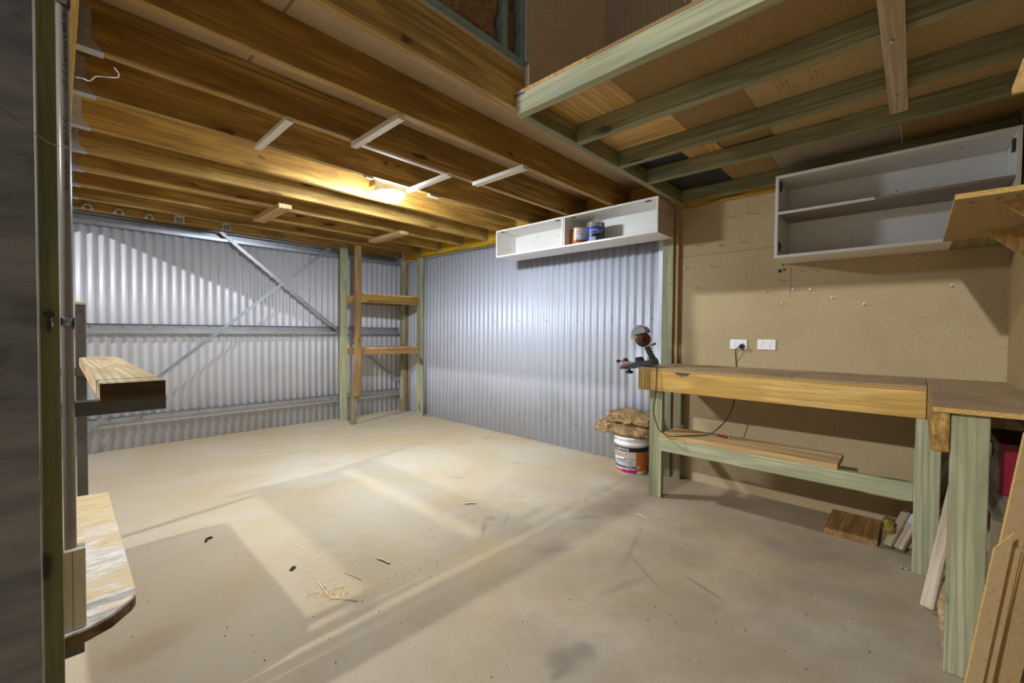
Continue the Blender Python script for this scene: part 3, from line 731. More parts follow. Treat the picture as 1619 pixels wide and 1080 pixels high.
for y in (y0, y1-T): box('side_panel', x0, 3.402, y+.0003, y+T-.0003, z0+T+.0005, 2.12, 'melamine', t, axis=2)
box('back_panel', 3.397, 3.4025, y0+T, y1-T, z0+T, 2.12, 'melamine', t, axis=1)
for z in (1.70, 2.08):
    b = bmesh.new(); box_into(b, 3.13, 3.15, y1-T-.008, y1-T-.0005, z-.03, z+.03, .002); rod_into(b, (3.14, y1-T-.008, z), (3.14, y1-T-.014, z), .006, 8); mesh_obj('hinge_plate', b, 'rust', t)
b = bmesh.new(); box_into(b, 3.12, 3.15, y0+T+.0005, y0+T+.012, 2.03, 2.09, .002); mesh_obj('hinge_plate', b, 'rust', t)
hinge_marks(t, [((3.3965, y, z), (-1, 0, 0)) for y, z in ((.45, 1.67), (.3, 1.74), (-.1, 1.98), (.1, 2.0), (-.22, 1.75))] + [((3.2, y, 2.1203), (0, 0, -1)) for y in (.3, .05, -.15)], .004)

# ------------------------------------------------------------------ chipboard shelf with plywood brackets on the front wall
t = thing('bracket_shelf', (2.9, -.2, 1.68), 'chipboard shelf on plywood brackets at far right, over the bench corner', 'shelf')
SZ = 1.627
xs = on_z(1504, 317, SZ).x
box('shelf_board', xs, 3.098, -.3515, -.09, SZ, SZ+.018, 'mdf', t)
tag(box('end_strip', xs-.003, xs-.0003, -.3515, -.09, SZ, SZ+.018, 'chip_edge', t, bev=0), 'speckled raw chipboard end')
for tip, low in (((1584, 320), (1619, 341)), ((1555, 366), (1619, 406))):
    a = on_z(*tip, SZ); c = on_x(*low, a.x); k = (-.3515-a.y)/(c.y-a.y); zl = a.z+(c.z-a.z)*k
    prism('bracket', [(a.x, -.3515, SZ-.0006), (a.x, a.y, SZ-.0006), (a.x, -.3515, zl)], (1, 0, 0), .012, 'ply', t)
b = bmesh.new(); rn = random.Random(8)
for cx, cy, n in ((xs+.04, -.125, 4), (xs+.06, -.19, 3), (xs+.05, -.235, 3), (xs+.16, -.13, 1), (xs+.16, -.20, 1)):
    for k in range(n):
        q = cx+k*.018; w = rn.uniform(.012, .028); box_into(b, q, q+.005, cy-w, cy-rn.uniform(0, .006), SZ-.0004, SZ+.0003)
mesh_obj('stamp', b, 'text_black', t)
q = [on_x(a, b_, 1.6) for a, b_ in ((1602, 148), (1600, 140), (1617, 94))]
k = (q[2].z-q[1].z)/(q[2].y-q[1].y)
t = thing('wall_bracket', (1.6, -.35, q[0].z), 'triangular plywood bracket high on the front wall at the right edge', 'bracket')
prism('plate', [(1.6, p.y, p.z) for p in q]+[(1.6, -.3515, min(q[2].z+k*(-.3515-q[2].y), 2.138)), (1.6, -.3515, q[0].z)], (1, 0, 0), .012, 'ply', t)

# ------------------------------------------------------------------ workbench along the chipboard wall
t = thing('workbench', (3.1, .68, 0), 'long timber workbench with yellow pine apron along the chipboard wall', 'workbench')
ya, yb = -.045, 1.425
bm = bmesh.new(); box_into(bm, -(yb-ya)/2, (yb-ya)/2, -.0225, .0225, -.0675, .0675, .003)
box('apron', 2.829, 2.873, ya, yb, .752, .888, 'pine_yellow', t, bev=.003)
tag(box('end_block', 2.8265, 2.8288, 1.34, 1.425, .752, .888, 'pine', t, bev=.0005), 'darker stained end of the apron')
box('bench_top', 2.822, 3.40, .50, 1.43, .8995, .909, 'bench_top', t, axis=1); box('bench_top', 2.822, 3.40, ya, .498, .8995, .909, 'bench_top', t, axis=1)
tag(box('underlay', 2.825, 3.40, ya, 1.428, .8885, .899, 'chip_edge', t, axis=1), 'yellow board edge under the top')
for y in (1.315, -.055): box('leg', 2.8735 if False else 2.874, 2.919, y-.045, y+.045, .001, .888, 'green', t, bev=.003) if y > 0 else box('leg', 2.8255, 2.8705, y-.045, y+.045, .001, .751, 'green_blue', t, bev=.003)
box('back_leg', 3.352, 3.397, 1.33, 1.374, .001, .888, 'green_blue', t, bev=.002)
box('cross_rail', 2.92, 3.352, 1.33, 1.375, .80, .8875, 'pine_grey', t)
box('lower_rail', 2.829, 2.8735, -.009, 1.27, .345, .433, 'green', t, bev=.003)
box('support_cleat', 2.88, 3.351, 1.285, 1.325, .39, .4325, 'pine_grey', t)
b = bmesh.new()
rs = random.Random(12); n = 44
vs = [b.verts.new((2.8287, 1.165-.10*i/n, .887)) for i in range(n+1)]+[b.verts.new((2.8287, 1.165-.10*i/n, .885-.030*math.sin(math.pi*i/n)**.6*rs.uniform(.35, 1.)-.0005)) for i in range(n, -1, -1)]
b.faces.new(vs)
tag(mesh_obj('stain', b, 'label_grey', t), 'dark damaged patch')
tag(box('plank', 2.832, 3.10, .286, 1.262, .4335, .463, 'pine_pale', bev=.002), 'wide dusty pine plank lying on the lower bench rail', 'plank')
pt = on_z(1152, 689, .464)
t = thing('screwdriver_handle', (pt.x, pt.y, .4635), 'small dark red tool handle lying on the lower plank', 'tool')
rod('grip', (3.03, pt.y+.05, .4715), (3.0, pt.y-.02, .4715), .0075, 'tool_red', t, 12, .006); rod('tip', (2.999, pt.y-.021, .4715), (2.993, pt.y-.038, .4715), .003, 'screw', t, 8)

# return bench on the front wall
t = thing('corner_bench', (2.7, -.2, 0), 'return bench top on a wide green leg at the right foreground', 'workbench')
box('bench_top', 2.047, 3.40, -.3515, -.048, .892, .9085, 'bench_top', t, bev=.001)
tag(box('top_edge', 2.0445, 2.0468, -.3515, -.048, .892, .9085, 'chip_edge', t, bev=0), 'yellow raw board edge')
box('apron', 2.05, 2.822, -.091, -.0475, .756, .8915, 'pine', t, bev=.006)
box('leg', 2.068, 2.113, -.184, -.0935, .001, .8915, 'green_blue', t, bev=.004)
box('back_apron', 2.05, 3.38, -.3515, -.308, .80, .8915, 'pine_grey', t)

# sockets
def gpo(yc, zc, label, plugged):
    t = thing('power_socket', (3.404, yc, zc), label, 'power socket', 'double power sockets above the bench')
    box('face_plate', 3.3945, 3.4045, yc-.057, yc+.057, zc-.036, zc+.036, 'white_plastic', t, bev=.003)
    for s in (-1, 1):
        rod('switch', (3.3944, yc+s*.026, zc+.017), (3.3905, yc+s*.026, zc+.017), .0085, 'white_plastic', t, 20)
        for dy, dz, tilt in ((.007, -.006, .5), (-.007, -.006, -.5), (0, -.019, 0)):
            mesh_obj('pin_slot', box_into(bmesh.new(), -.0006, .0006, -.001, .001, -.004, .004), 'text_black', t, Matrix.Translation((3.3943, yc+s*.026+dy, zc+dz)) @ Matrix.Rotation(tilt, 4, 'X'))
gpo(.936, 1.073, 'white double power socket with a black plug in it', True)
gpo(.757, 1.076, 'white double power socket with nothing plugged in', False)

# chainsaw sharpener clamped to the bench end
gx = 2.93
t = thing('chain_sharpener', (gx, 1.42, .909), 'electric chainsaw sharpener with brown grinding wheel on the bench end', 'sharpener')
def P(x, y): return on_x(x, y, gx)
def plate(name, px, x0, x1, mat, parent=t, bev=.002):
    pts = [on_x(a, b, gx) for a, b in px]; pts = [(x0, p.y, p.z) for p in pts]
    return prism(name, pts, (1, 0, 0), x1-x0, mat, parent, bev)
# base: a curved foot plate
plate('base', [(985, 583), (986, 578), (1000, 576), (1012, 571), (1036, 569), (1038, 577), (1015, 580), (1000, 583)], gx-.05, gx+.05, 'dark')
mesh_obj('base_rim', lathe_into(bmesh.new(), [(.02, .893), (.056, .893), (.058, .905), (.05, .909)], 32, Matrix.Translation((gx, P(994, 580).y, 0))), 'dark', t)
kn = P(996, 588)
mesh_obj('clamp_knob', lathe_into(bmesh.new(), [(.008, .893), (.008, .872), (.026, .868), (.03, .86), (.026, .85), (.006, .848)], 24, Matrix.Translation((gx-.01, kn.y, 0))), 'black', t)
mesh_obj('dial', lathe_into(bmesh.new(), [(.04, .909), (.042, .915), (.03, .922)], 28, Matrix.Translation((gx, P(994, 578).y, 0))), 'red', t)
plate('vice_plate', [(989, 571), (1008, 573), (1009, 577), (1004, 577), (990, 574), (984, 573)], gx-.028, gx-.018, 'silver', t, .001)
plate('vice_jaw', [(986, 576), (990, 571), (998, 573), (1004, 575), (990, 579)], gx-.016, gx+.03, 'black', t, .001)
rod('vice_bolt', P(976, 571), P(991, 570), .004, 'black', t, 12); rod('vice_grip', P(982, 571), P(988, 570), .007, 'red', t, 12)
mesh_obj('vice_knob', rod_into(bmesh.new(), P(975.5, 571), P(979, 571), .011, 14), 'black', t)
plate('lever', [(987, 567), (991, 566), (993, 571), (989, 573)], gx-.02, gx+.01, 'black', t, .001)
rod('lever_bolt', P(984, 574), P(990, 576), .004, 'red', t, 10)
plate('body', [(1007, 565), (1014, 564), (1016, 571), (1030, 571), (1030, 577), (1007, 577)], gx-.03, gx+.03, 'black', t, .003)
plate('hinge_block', [(1030, 568), (1036, 566), (1039, 575), (1028, 576)], gx-.035, gx+.035, 'dark', t, .003)
arm = plate('arm', [(1020, 549), (1026, 547), (1030, 556), (1036, 566), (1033, 570), (1030, 569), (1025, 560)], gx-.018, gx+.018, 'black', t, .003)
rod('spring', P(1022, 552), P(1030, 569), .006, 'dark', t, 10)
plate('strut', [(1026, 563), (1029, 562), (1029, 571), (1025, 571)], gx-.024, gx-.019, 'silver', t, .0005)
wc = P(1017, 537); R = .047
ax = Vector((-.86, -.5, 0)).normalized()
m4, L = axis_matrix(wc+ax*.0, wc+ax*1)
mesh_obj('wheel_guard', lathe_into(bmesh.new(), [(.03, -.05), (.052, -.05), (.054, -.01), (.05, .004)], 36, m4), 'dark', t)
w = mesh_obj('grinding_wheel', lathe_into(bmesh.new(), [(.012, .0045), (.049, .0045), (.05, .008), (.049, .012), (.018, .012)], 40, m4), 'orange_dark', t)
mesh_obj('hub', lathe_into(bmesh.new(), [(.018, .0125), (.018, .016), (.01, .019), (.004, .02)], 24, m4), 'black', w)
gd = [(1000.5, 525), (1006, 517), (1010, 514), (1013, 516), (1015, 518), (1018, 516), (1024, 523), (1022, 527), (1012, 527), (1006, 531), (1001, 531)]
plate('motor_cover', gd, gx-.03, gx+.05, 'silver', t, .003)
tag(plate('guard_flap', [(1000, 532), (1005, 530), (1007, 534), (1008, 539), (1003, 537)], gx-.045, gx-.038, 'pine_pale', t, .0005), 'tan dust-caked flap')
rod('adjust_knob_stem', P(1026, 546), P(1033, 545), .0035, 'black', t, 8); rod('adjust_knob', P(1032, 546), P(1036, 543), .0045, 'black', t, 10, .009)

# cord from the sharpener to the socket
t = thing('power_cable', (2.81, 1.28, .5), 'thin black power cord looping from the sharpener under the bench to the socket', 'cord')
cp = [P(1034, 570)+Vector((-.035, 0, .004)), on_x(1037, 575, 2.83), on_x(1038.3, 584, 2.812), on_x(1038, 600, 2.81), on_x(1036.5, 625, 2.80), on_x(1034, 640, 2.80), on_x(1034, 655, 2.80), on_x(1040, 675, 2.80), on_x(1047, 684, 2.815),
      on_z(1060, 690, .469), on_z(1090, 689, .469), on_z(1115, 688, .469), on_x(1130, 682, 2.98), on_x(1148, 664, 3.06), on_x(1158, 645, 3.1), on_x(1162, 620, 3.14), (3.30, .93, .76), (3.4, .947, .86)]
tube('cable', cp, .0035, 'black', t, 6, 8)
cq = [(3.4015, .949, .92), (3.396, .95, .96), (3.378, .949, 1.0), (3.37, .945, 1.04), (3.372, .925, 1.056)]
tube('cable', [(3.4, .946, .912)]+cq, .0035, 'black', t, 6, 8)
rod('plug', (3.3935, .910, 1.06), (3.362, .911, 1.058), .019, 'black', t, 20, .015)

# ------------------------------------------------------------------ nails and holes in the chipboard wall
G = 'nails in the chipboard wall'
for px, py, L in ((1153, 344, .035), (1184, 338, .035), (1101, 347, .012), (1100, 388, .03), (1137, 388, .02), (1170, 383, .02), (1083, 424, .03), (1122, 421, .03), (1099, 454, .03), (1232, 443, .02), (1208, 462, .012), (1254, 458, .018), (1281, 458, .018), (1315, 471, .018), (1366, 481, .02),
                  (1237, 479, .02), (1142, 464, .01), (1265, 428, .015), (1286, 427, .015), (1334, 424, .01), (1308, 418, .008), (1452, 406, .01), (1520, 418, .01), (1505, 451, .02), (1298, 523, .006), (1502, 523, .006)):
    p = on_x(px, py, XR-.02); b = bmesh.new(); q = Vector((XR+.001, p.y, p.z)); e = Vector((XR-L*1.25, p.y+.001, p.z+.002))
    rod_into(b, q, e, .0022, 8); rod_into(b, e, e+Vector((-.002, 0, 0)), .0052, 10)
    tag(mesh_obj('wall_nail', b, 'screw'), 'small bright nail sticking out of the chipboard wall', 'nail', G)
for i, (px, py, r) in enumerate(((1233, 428.5, .012), (1240, 426.5, .008), (1238, 419, .006))):
    p = on_x(px, py, XR); b = lathe_into(bmesh.new(), [(r, 0), (r*.9, .001)], 16, axis_matrix((XR-.0003, p.y, p.z), (XR-1, p.y, p.z))[0])
    tag(mesh_obj('drill_hole', b, 'debris'), ['largest dark drilled hole under the white cupboard corner', 'middle sized drilled hole beside the largest one', 'smallest drilled hole above the largest one'][i], 'hole')
S(box('trim_2', XR-.0006, XR-.0001, .64, 1.39, 1.752, 1.7545, 'rust', bev=0)); S(box('trim_3', XR-.0006, XR-.0001, .622, .624, 1.40, 1.60, 'rust', bev=0))
# screws of the corrugated lining
wr = bpy.data.objects['wall_right_rear']
for z in (1.27, .25):
    for y in [1.63+.38*i for i in range(10)]: mesh_obj('screw', lathe_into(bmesh.new(), [(.006, 0), (.004, .004)], 8, axis_matrix((3.459, y, z), (3.0, y, z))[0]), 'rust', wr)
for z in (1.75, 1.45, 1.2, 1.05, .92): mesh_obj('screw', lathe_into(bmesh.new(), [(.007, 0), (.005, .004)], 8, axis_matrix((3.4519, 1.525, z), (3.0, 1.525, z))[0]), 'rust', bpy.data.objects['trim_1'])

# ------------------------------------------------------------------ bucket with batts
bx, by = 3.285, 1.707; H = .30
Rf = lambda z: .122+.022*z/H
t = thing('paint_bucket', (bx, by, 0), 'white paint bucket with orange and black label behind the bench leg', 'bucket')
mesh_obj('body', lathe_into(bmesh.new(), [(.118, .001), (.122, .006), (Rf(.235), .235), (Rf(.235)+.006, .238), (Rf(.235)+.006, .25), (Rf(.26)+.001, .253), (Rf(.28), .282), (Rf(.28)+.005, .285), (Rf(.3)+.004, .298), (.13, .30)], 56, Matrix.Translation((bx, by, 0))), 'label_white', t)
ph = math.atan2(-by, -bx)
def lab(mat, z0, z1, p0, p1, off=.0006):
    b = bmesh.new(); band_into(b, bx, by, Rf, z0, z1, ph+p0, ph+p1, 0, 24, off); return mesh_obj('label_band', b, mat, t)
lab('text_black', .188, .224, -1.6, 1.9); lab('orange', .03, .187, .28, 1.6); lab('label_grey', .052, .068, -1.5, .3); lab('orange', .012, .034, -1.5, -.68, .0009)
lab('magenta', .012, .040, -.66, .36, .0009); lab('label_pale', .07, .115, -1.3, .2, .0004)
round_text('lettering', 'TAUBMANS', .030, bx, by, .138, .195, ph-.72, 'label_white', t, 1., 0, Rf)
round_text('lettering', 'EASY', .052, bx, by, .136, .143, ph-.66, 'orange', t, 1., 0, Rf)
round_text('lettering', 'COAT', .034, bx, by, .134, .115, ph-.66, 'text_black', t, 1., 0, Rf)
round_text('lettering', 'WEATHER', .012, bx, by, .127, .056, ph-.15, 'label_white', t, 1., 0, Rf)
b = bmesh.new(); band_into(b, bx, by, Rf, .052, .076, ph+.33, ph+.52, 0, 8, .0012); mesh_obj('badge', b, 'label_pale', t)
tube('handle', [(bx+.151*math.cos(ph+a), by+.151*math.sin(ph+a), .135+.105*max(0, (abs(a-.0)/1.55))**2.) for a in (1.55, 1.2, .8, .4, 0, -.4, -.75)], .0022, 'screw', t, 4)
hg = [Vector((bx+.153*math.cos(ph+a), by+.153*math.sin(ph+a), .137)) for a in (-.35, -.55, -.75, -.95)]
mesh_obj('grip', tube_into(bmesh.new(), smooth_path(hg, 4), .007, 10), 'label_white', t)
tag(fuzzy('insulation_offcut', 3.15, 3.43, 1.50, 1.985, .318, .392, 'batt', res=.011, amp=.025, strands=3000, slen=.05, seed=4.), 'wider tan glasswool offcut lying directly on the paint bucket', 'insulation', 'glasswool offcuts')
tag(fuzzy('insulation_offcut', 3.16, 3.42, 1.50, 1.87, .412, .485, 'batt', res=.011, amp=.024, strands=3000, slen=.05, seed=5.), 'upper tan glasswool offcut heaped on the wider one', 'insulation', 'glasswool offcuts')

# ------------------------------------------------------------------ left foreground: column, post, conduit, box
t = thing('steel_column', (-.17, 1.5, 0), 'grey weathered steel column at the left edge', 'column')
box('web', -.42, -.0287, 1.40, 1.515, .001, 2.36, 'column_steel', t, bev=.001, axis=2)
t = thing('green_post', (-.014, 1.64, 0), 'olive green treated post beside the steel column', 'post')
box('post', -.0297, .0062, 1.52, 1.57, .001, 2.36, 'green_olive', t, bev=.003)
pb = on_y(79, 497, 1.519)
bl = thing('eye_bolt', (pb.x, 1.519, pb.z), 'rusty eye bolt hanging on the green post', 'bolt')
b = bmesh.new(); c = [Vector((pb.x+.009*math.cos(a)*1., 1.511, pb.z+.005*math.sin(a))) for a in [2*math.pi*i/12 for i in range(13)]]
mesh_obj('eye', tube_into(b, c, .0028, 8), 'rust', bl)
rod('shank', (pb.x, 1.511, pb.z-.006), (pb.x, 1.511, pb.z-.035), .0028, 'rust', bl, 8); rod('nut', (pb.x, 1.511, pb.z-.02), (pb.x, 1.511, pb.z-.041), .005, 'rust', bl, 6)
t = thing('conduit', (.0197, 1.626, .565), 'grey electrical conduit pipe running up beside the green post', 'pipe')
mesh_obj('pipe', rod_into(bmesh.new(), (.0197, 1.626, .565), (.0197, 1.626, 2.36), .0122, 28), 'conduit', t, smooth=False)
for z in (1.166, 1.995):
    s = mesh_obj('saddle', lathe_into(bmesh.new(), [(.0127, z-.011), (.014, z-.011), (.014, z+.011), (.0127, z+.011)], 24, Matrix.Translation((.0197, 1.626, 0)), cap=False), 'galv', t)
    b = bmesh.new(); box_into(b, .0068, .0078, 1.572, 1.626, z-.011, z+.011); box_into(b, .0325, .0335, 1.608, 1.634, z-.02, z+.011); mesh_obj('saddle_tab', b, 'galv', s)
def pipe_text(s, z, sz):
    me = text_mesh(s, sz); bm = bmesh.new(); bm.from_mesh(me); bpy.data.meshes.remove(me)
    for v in bm.verts:
        u = -v.co.y+sz*.35; a = -math.pi/2 + u/.0122 + .15; r = .0124+v.co.z*.3
        v.co = Vector((.0197+r*math.cos(a), 1.626+r*math.sin(a), z+v.co.x*1.5))
    return mesh_obj('lettering', bm, 'text_black', t)
pipe_text('Australian', 1.545, .013); pipe_text('BEP PVC', 1.66, .013); pipe_text('UPVC Electrical', 1.83, .013); pipe_text('16/405/351 25mm MD', 1.97, .012)
t = thing('junction_box', (.022, 1.626, .351), 'cream plastic junction box at the foot of the conduit', 'junction box')
box('case', -.003, .0475, 1.60, 1.652, .3515, .5645, 'cream', t, bev=.002)
box('lid_seam', .0222, .0232, 1.5994, 1.5998, .353, .562, 'rust', t, bev=0)

# steel rack with planks
t = thing('cantilever_rack', (.05, 2.3, 0), 'grey steel cantilever rack holding planks at the left', 'rack')
fx = .085
box('post', fx-.02, fx+.02, 3.105, 3.145, .001, 1.268, 'rack_steel', t, bev=.003)
tag(box('post_cap', fx-.024, fx+.024, 3.101, 3.149, 1.2685, 1.285, 'cream', t, bev=.004), 'cream plastic cap')
box('post', -.095, -.055, 1.69, 1.73, .001, 1.268, 'rack_steel', t, bev=.003)
for y in (1.648, 3.064): box('arm', -.56, .226, y, y+.04, .908, .948, 'rack_steel', t, bev=.002)
for y in (1.66, 2.78): box('arm', -.39, .045, y, y+.045, .25, .3135, 'rack_steel', t, bev=.002)
for z in (1.0, 1.235): rod('rivet', (fx, 3.1045, z), (fx, 3.1, z), .006, 'rust', t, 8)
pl = thing('rough_plank', (.148, 2.36, .949), 'thick rough sawn plank lying across the rack arms, cut end facing the camera', 'plank')
box('board', .0775, .2195, 1.605, 3.12, .949, 1.0, 'sleeper', pl, bev=.006)
tag(box('end_grain', .0785, .2185, 1.602, 1.6048, .9498, .999, 'sleeper_end', pl, bev=.001), 'weathered end grain, darkened as in shade')  # end turned away from the lamp; that shade is put into its colour
for a, b_, lb in ((-.52, -.272, 'wide plank on the rack arms left of the steel post'), (-.216, -.063, 'narrow plank on the rack arms left of the steel post')):
    tag(box('rough_plank', a, b_, 1.66, 3.10, .949, .985, 'sleeper', bev=.004), lb, 'plank')
pts = [(-.37, 1.56), (-.05, 1.575), (.05, 1.59), (.10, 1.615), (.145, 1.67), (.156, 1.695), (.158, 1.73), (.168, 2.845), (.157, 2.86), (.05, 2.885), (-.37, 2.88)]
tag(prism('low_board', [(x, y, .314) for x, y in pts], (0, 0, 1), .036, 'low_board', None, bev=.003), 'pale water-stained thick board with a rounded corner low on the rack', 'board')
lb = bpy.data.objects['low_board'].data; lb.materials.append(M['sleeper_end'])
for p in lb.polygons:
    if abs(p.normal.z) < .3: p.material_index = 1
ew = [on_y(120, 122, 1.9), on_y(131, 124, 1.95), on_y(142, 128, 1.9), on_y(152, 121, 1.95), on_y(170, 122, 1.97), on_y(185, 123, 1.95), on_y(188, 117, 1.95), on_y(181, 107, 1.97)]
tag(tube('loose_wire', ew, .0016, 'white_wire'), 'curly white wire end hanging beside the upper joist hangers', 'wire')
ew = [on_y(0, 170, 1.36), on_y(30, 192, 1.37), on_y(60, 214, 1.37), on_y(80, 227, 1.45), on_y(118, 235, 1.60), on_y(150, 236, 2.0), on_y(180, 236, 2.2), on_y(193, 235, 2.25), on_y(201, 227, 2.26)]
tag(tube('loose_wire', ew, .0006, 'rust'), 'long thin wire crossing the steel column and conduit', 'wire')

# ------------------------------------------------------------------ lumber and toolbox at lower right
tag(box('timber_offcut', 3.035, 3.395, .125, .362, .0005, .036, 'pine_orange', bev=.002), 'wide flat pine offcut with an orange cut edge on the floor under the bench', 'offcut')
G = 'sticks leaning under the bench'
def stick(A, B, w, h, lb, mat='plank_pale', upv=(0, 0, 1)): return tag(beam('timber_stick', A, B, w, h, mat, None, upv), lb, 'stick', G)
s1 = stick((3.03, .085, .028), (3.375, -.105, .47), .035, .019, 'front pale stick of the foam-smeared bundle under the bench')
s2 = stick((3.03, .040, .024), (3.365, -.155, .46), .04, .022, 'second pale stick of the bundle, wrapped with clear tape')
stick((3.07, -.012, .022), (3.37, -.205, .42), .04, .019, 'greyer stick leaning behind the bench leg, left one', 'pine_grey')
stick((3.03, -.052, .018), (3.33, -.255, .42), .035, .016, 'greyer stick leaning behind the bench leg, right one', 'pine_grey')
tag(fuzzy('foam_smear', 3.06, 3.15, .06, .10, .07, .15, 'glue', s1, res=.012, amp=.02, strands=60, slen=.02, seed=6.), 'blob of dried yellow foam')
tag(beam('tape_wrap', (3.115, -.0095, .1395), (3.165, -.0387, .204), .044, .026, 'label_pale', s2), 'shiny clear tape')
ra = on_z(1465, 962, .022); rb = on_x(1532, 680, 2.8)
tag(beam('round_stick', ra, rb, .024, .046, 'plank_pale', None, (.3, 1, .1), bev=.010), 'beige round-edged stick leaning behind the front bench leg', 'stick')
wp = [on_x(a, b_, 2.17) for a, b_ in ((1491, 1036), (1482, 957), (1497, 912), (1530, 900), (1530, 1046))]
wp = [(2.17, p.y, max(p.z, .002)) for p in wp]
tag(prism('timber_offcut', wp, (1, 0, 0), .02, 'pine_pale', None, bev=.001), 'pale angled offcut standing just behind the front bench leg', 'offcut')
G = 'hardboard strips leaning at the right edge'
def lean(px0, X0, px1, X1, w, th, lb, mat='tan', taper=None, b=.45):
    """Strip whose left edge passes through two points, face turned by b radians."""
    A = on_x(*px0, X0); B = on_x(*px1, X1); d = (B-A).normalized(); A = A - d*(A.z-.003)/d.z if A.z > .003 else A
    n = Vector((-math.cos(b), -math.sin(b), 0)); wv = d.cross(n).normalized()
    if wv.y > 0: wv = -wv
    fn = wv.cross(d).normalized()
    o = beam('hardboard_strip', A+wv*w/2, B+wv*w/2, w, th, mat, None, fn, bev=.0008, taper=taper)
    o.data.materials.append(M['chip_edge'])
    for p in o.data.polygons:
        if abs(p.normal.y) > .8: p.material_index = 1
    return tag(o, lb, 'board', G)
lean((1525, 1080), 1.70, (1575, 850), 1.82, .036, .006, 'tan hardboard strip with a pointed top in front of the green leg', taper=-.06)
lean((1545, 1080), 1.76, (1594, 862), 1.89, .03, .005, 'thin tan strip just behind the pointed one')
lean((1531, 1080), 1.80, (1619, 684), 2.0, .052, .008, 'tallest tan hardboard strip reaching up past the bench top')
lean((1566, 1080), 1.86, (1619, 867), 1.98, .06, .008, 'darker hardboard strip farthest right behind the tallest one', 'mdf')
t = thing('toolbox', (2.58, -.29, .56), 'red metal toolbox with a latch under the corner bench', 'toolbox')
box('body', 2.405, 2.76, -.345, -.236, .5605, .70, 'tool_dark', t, bev=.004)
box('lid', 2.403, 2.762, -.346, -.235, .7005, .755, 'tool_dark', t, bev=.006)
tag(box('end_panel', 2.40, 2.4028, -.342, -.239, .563, .752, 'tool_red', t, bev=.001), 'bright red end panel')
b = bmesh.new(); box_into(b, 2.56, 2.60, -.2345, -.228, .672, .725, .002); box_into(b, 2.565, 2.595, -.228, -.224, .66, .70, .002); mesh_obj('latch', b, 'screw', t)
rod('rivet', (2.3997, -.325, .735), (2.396, -.325, .735), .004, 'screw', t, 8)
tag(box('shelf_plank', 2.12, 3.38, -.3515, -.20, .54, .5597, 'pine_grey', bev=.001), 'grey plank under the toolbox, fixed to the front wall', 'plank')
tag(fuzzy('rag', 2.36, 2.56, -.27, -.19, .03, .10, 'batt', res=.02, amp=.03, strands=200, slen=.03, seed=8., world=Matrix.Translation((0, 0, .0))), 'crumpled tan rag on the floor behind the front bench leg', 'rag')
tag(box('timber_offcut', 2.3, 3.0, -.345, -.31, .002, .34, 'pine_grey', bev=.001), 'upright grey offcut against the front wall under the corner bench', 'offcut')
tag(beam('timber_board', (2.20, -.22, .01), (2.5, -.262, .50), .02, .06, 'plank_pale', None, (.2, 1, .1)), 'pale board leaning behind the front bench leg towards the wall', 'board')

# ------------------------------------------------------------------ small things on the floor
def sliver(px0, px1, r, lb, mat='straw', nm='straw'):
    A = on_z(*px0, .003); B = on_z(*px1, .004); tag(tube(nm, [A, (A+B)/2+Vector((.002, .004, .002)), B], r, mat, None, 3, 6), lb, nm)
sliver((502, 919), (518, 943), .002, 'steep pale straw standing in the shavings pile'); sliver((520, 945), (566, 950), .002, 'flat pale straw at the right of the shavings pile')
sliver((545, 905), (571, 916), .0018, 'separate pale straw above the shavings pile'); sliver((735, 797), (752, 796), .006, 'flat cream wood chip in the middle of the floor', nm='wood_chip')
sliver((596, 883), (616, 891), .004, 'cream splinter left of the sweeping marks', nm='splinter'); sliver((1006, 812), (1024, 820), .0025, 'thin splinter in front of the bench leg', nm='splinter')
sliver((923, 788), (925, 802), .0022, 'thin upright splinter left of the bucket shadow', nm='splinter')
sliver((325, 853), (336, 850), .006, 'black broken clip lying in the shadowed floor at left', 'debris', 'clip'); sliver((325, 857), (328, 853), .006, 'stub end of the black broken clip', 'debris', 'clip')
sliver((460, 902), (466, 897), .008, 'small grey stone on the pale floor patch', 'debris', 'stone')
b = bmesh.new(); rn = random.Random(4)
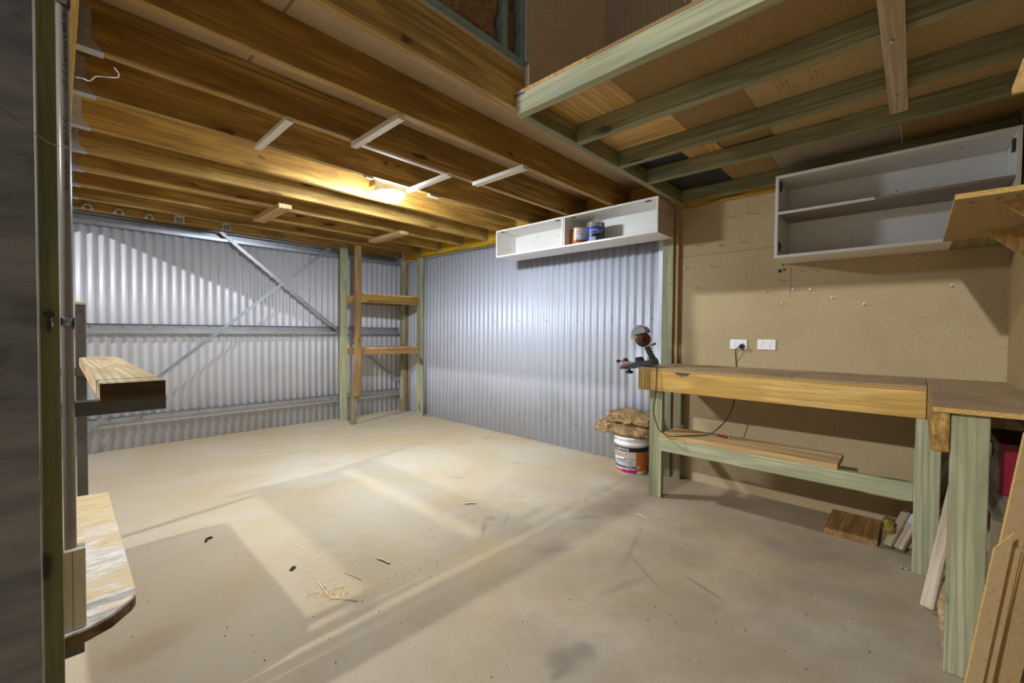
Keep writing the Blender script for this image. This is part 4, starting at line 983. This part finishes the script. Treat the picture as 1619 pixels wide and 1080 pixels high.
for _ in range(110):
    q = on_z(487+rn.random()*62, 934+rn.gauss(0, 5)+4*math.sin(rn.random()*3), .002); d = Vector((rn.gauss(0, 1), rn.gauss(0, 1), .2)).normalized()*rn.uniform(.006, .018); w = Vector((-d.y, d.x, 0)).normalized()*.0013
    vs = [b.verts.new(v) for v in (q-w, q+w, q+d+w+Vector((0, 0, .004)), q+d-w+Vector((0, 0, .004)))]; b.faces.new(vs)
tag(mesh_obj('wood_shavings', b, 'straw'), 'small pile of pale wood shavings on the floor', 'shavings', kind='stuff')
b = bmesh.new()
for _ in range(170):
    q = on_z(rn.uniform(150, 1480), rn.uniform(700, 1075), 0.0015)
    if q.y < -.3 or q.x > 3.3 or q.y > 5.2 or (q.xy-Vector((bx, by))).length < .2: continue
    s = rn.uniform(.0008, .0028); lathe_into(b, [(s*.6, q.z-.0012), (s, q.z+s*.4), (s*.4, q.z+s)], 6, Matrix.Translation((q.x, q.y, 0)))
tag(mesh_obj('floor_grit', b, 'debris'), 'scattered dark grit on the concrete floor', 'grit', kind='stuff')
sc = thing('loose_screw', (2.8, -.03, 0), 'silver screw lying on the floor left of the rear bench leg', 'screw')
A = on_z(1426, 898, .006); B = on_z(1446, 903, .004); rod('shank', A, B, .003, 'screw', sc, 8); rod('head', A, A+(A-B).normalized()*.004, .007, 'screw', sc, 10)

# ------------------------------------------------------------------ light
def point(name, loc, power, col, r):
    l = bpy.data.lights.new(name, 'POINT'); l.energy = power; l.color = col; l.shadow_soft_size = r
    o = bpy.data.objects.new(name, l); COL.objects.link(o); o.location = loc; return o
point('shed_lamp', (-6.8, 1.6, 5.05), 2050, (.95, .97, 1.), .10)     # the lamp of the tall shed beyond the open left side
wd = bpy.data.worlds.new('world'); SC.world = wd; wd.use_nodes = True
wd.node_tree.nodes['Background'].inputs['Color'].default_value = (.97, .97, 1., 1); wd.node_tree.nodes['Background'].inputs['Strength'].default_value = .165
vs = SC.view_settings; vs.view_transform = 'Standard'; vs.look = 'None'; vs.exposure = 0.; vs.gamma = 1.; vs.use_curve_mapping = False
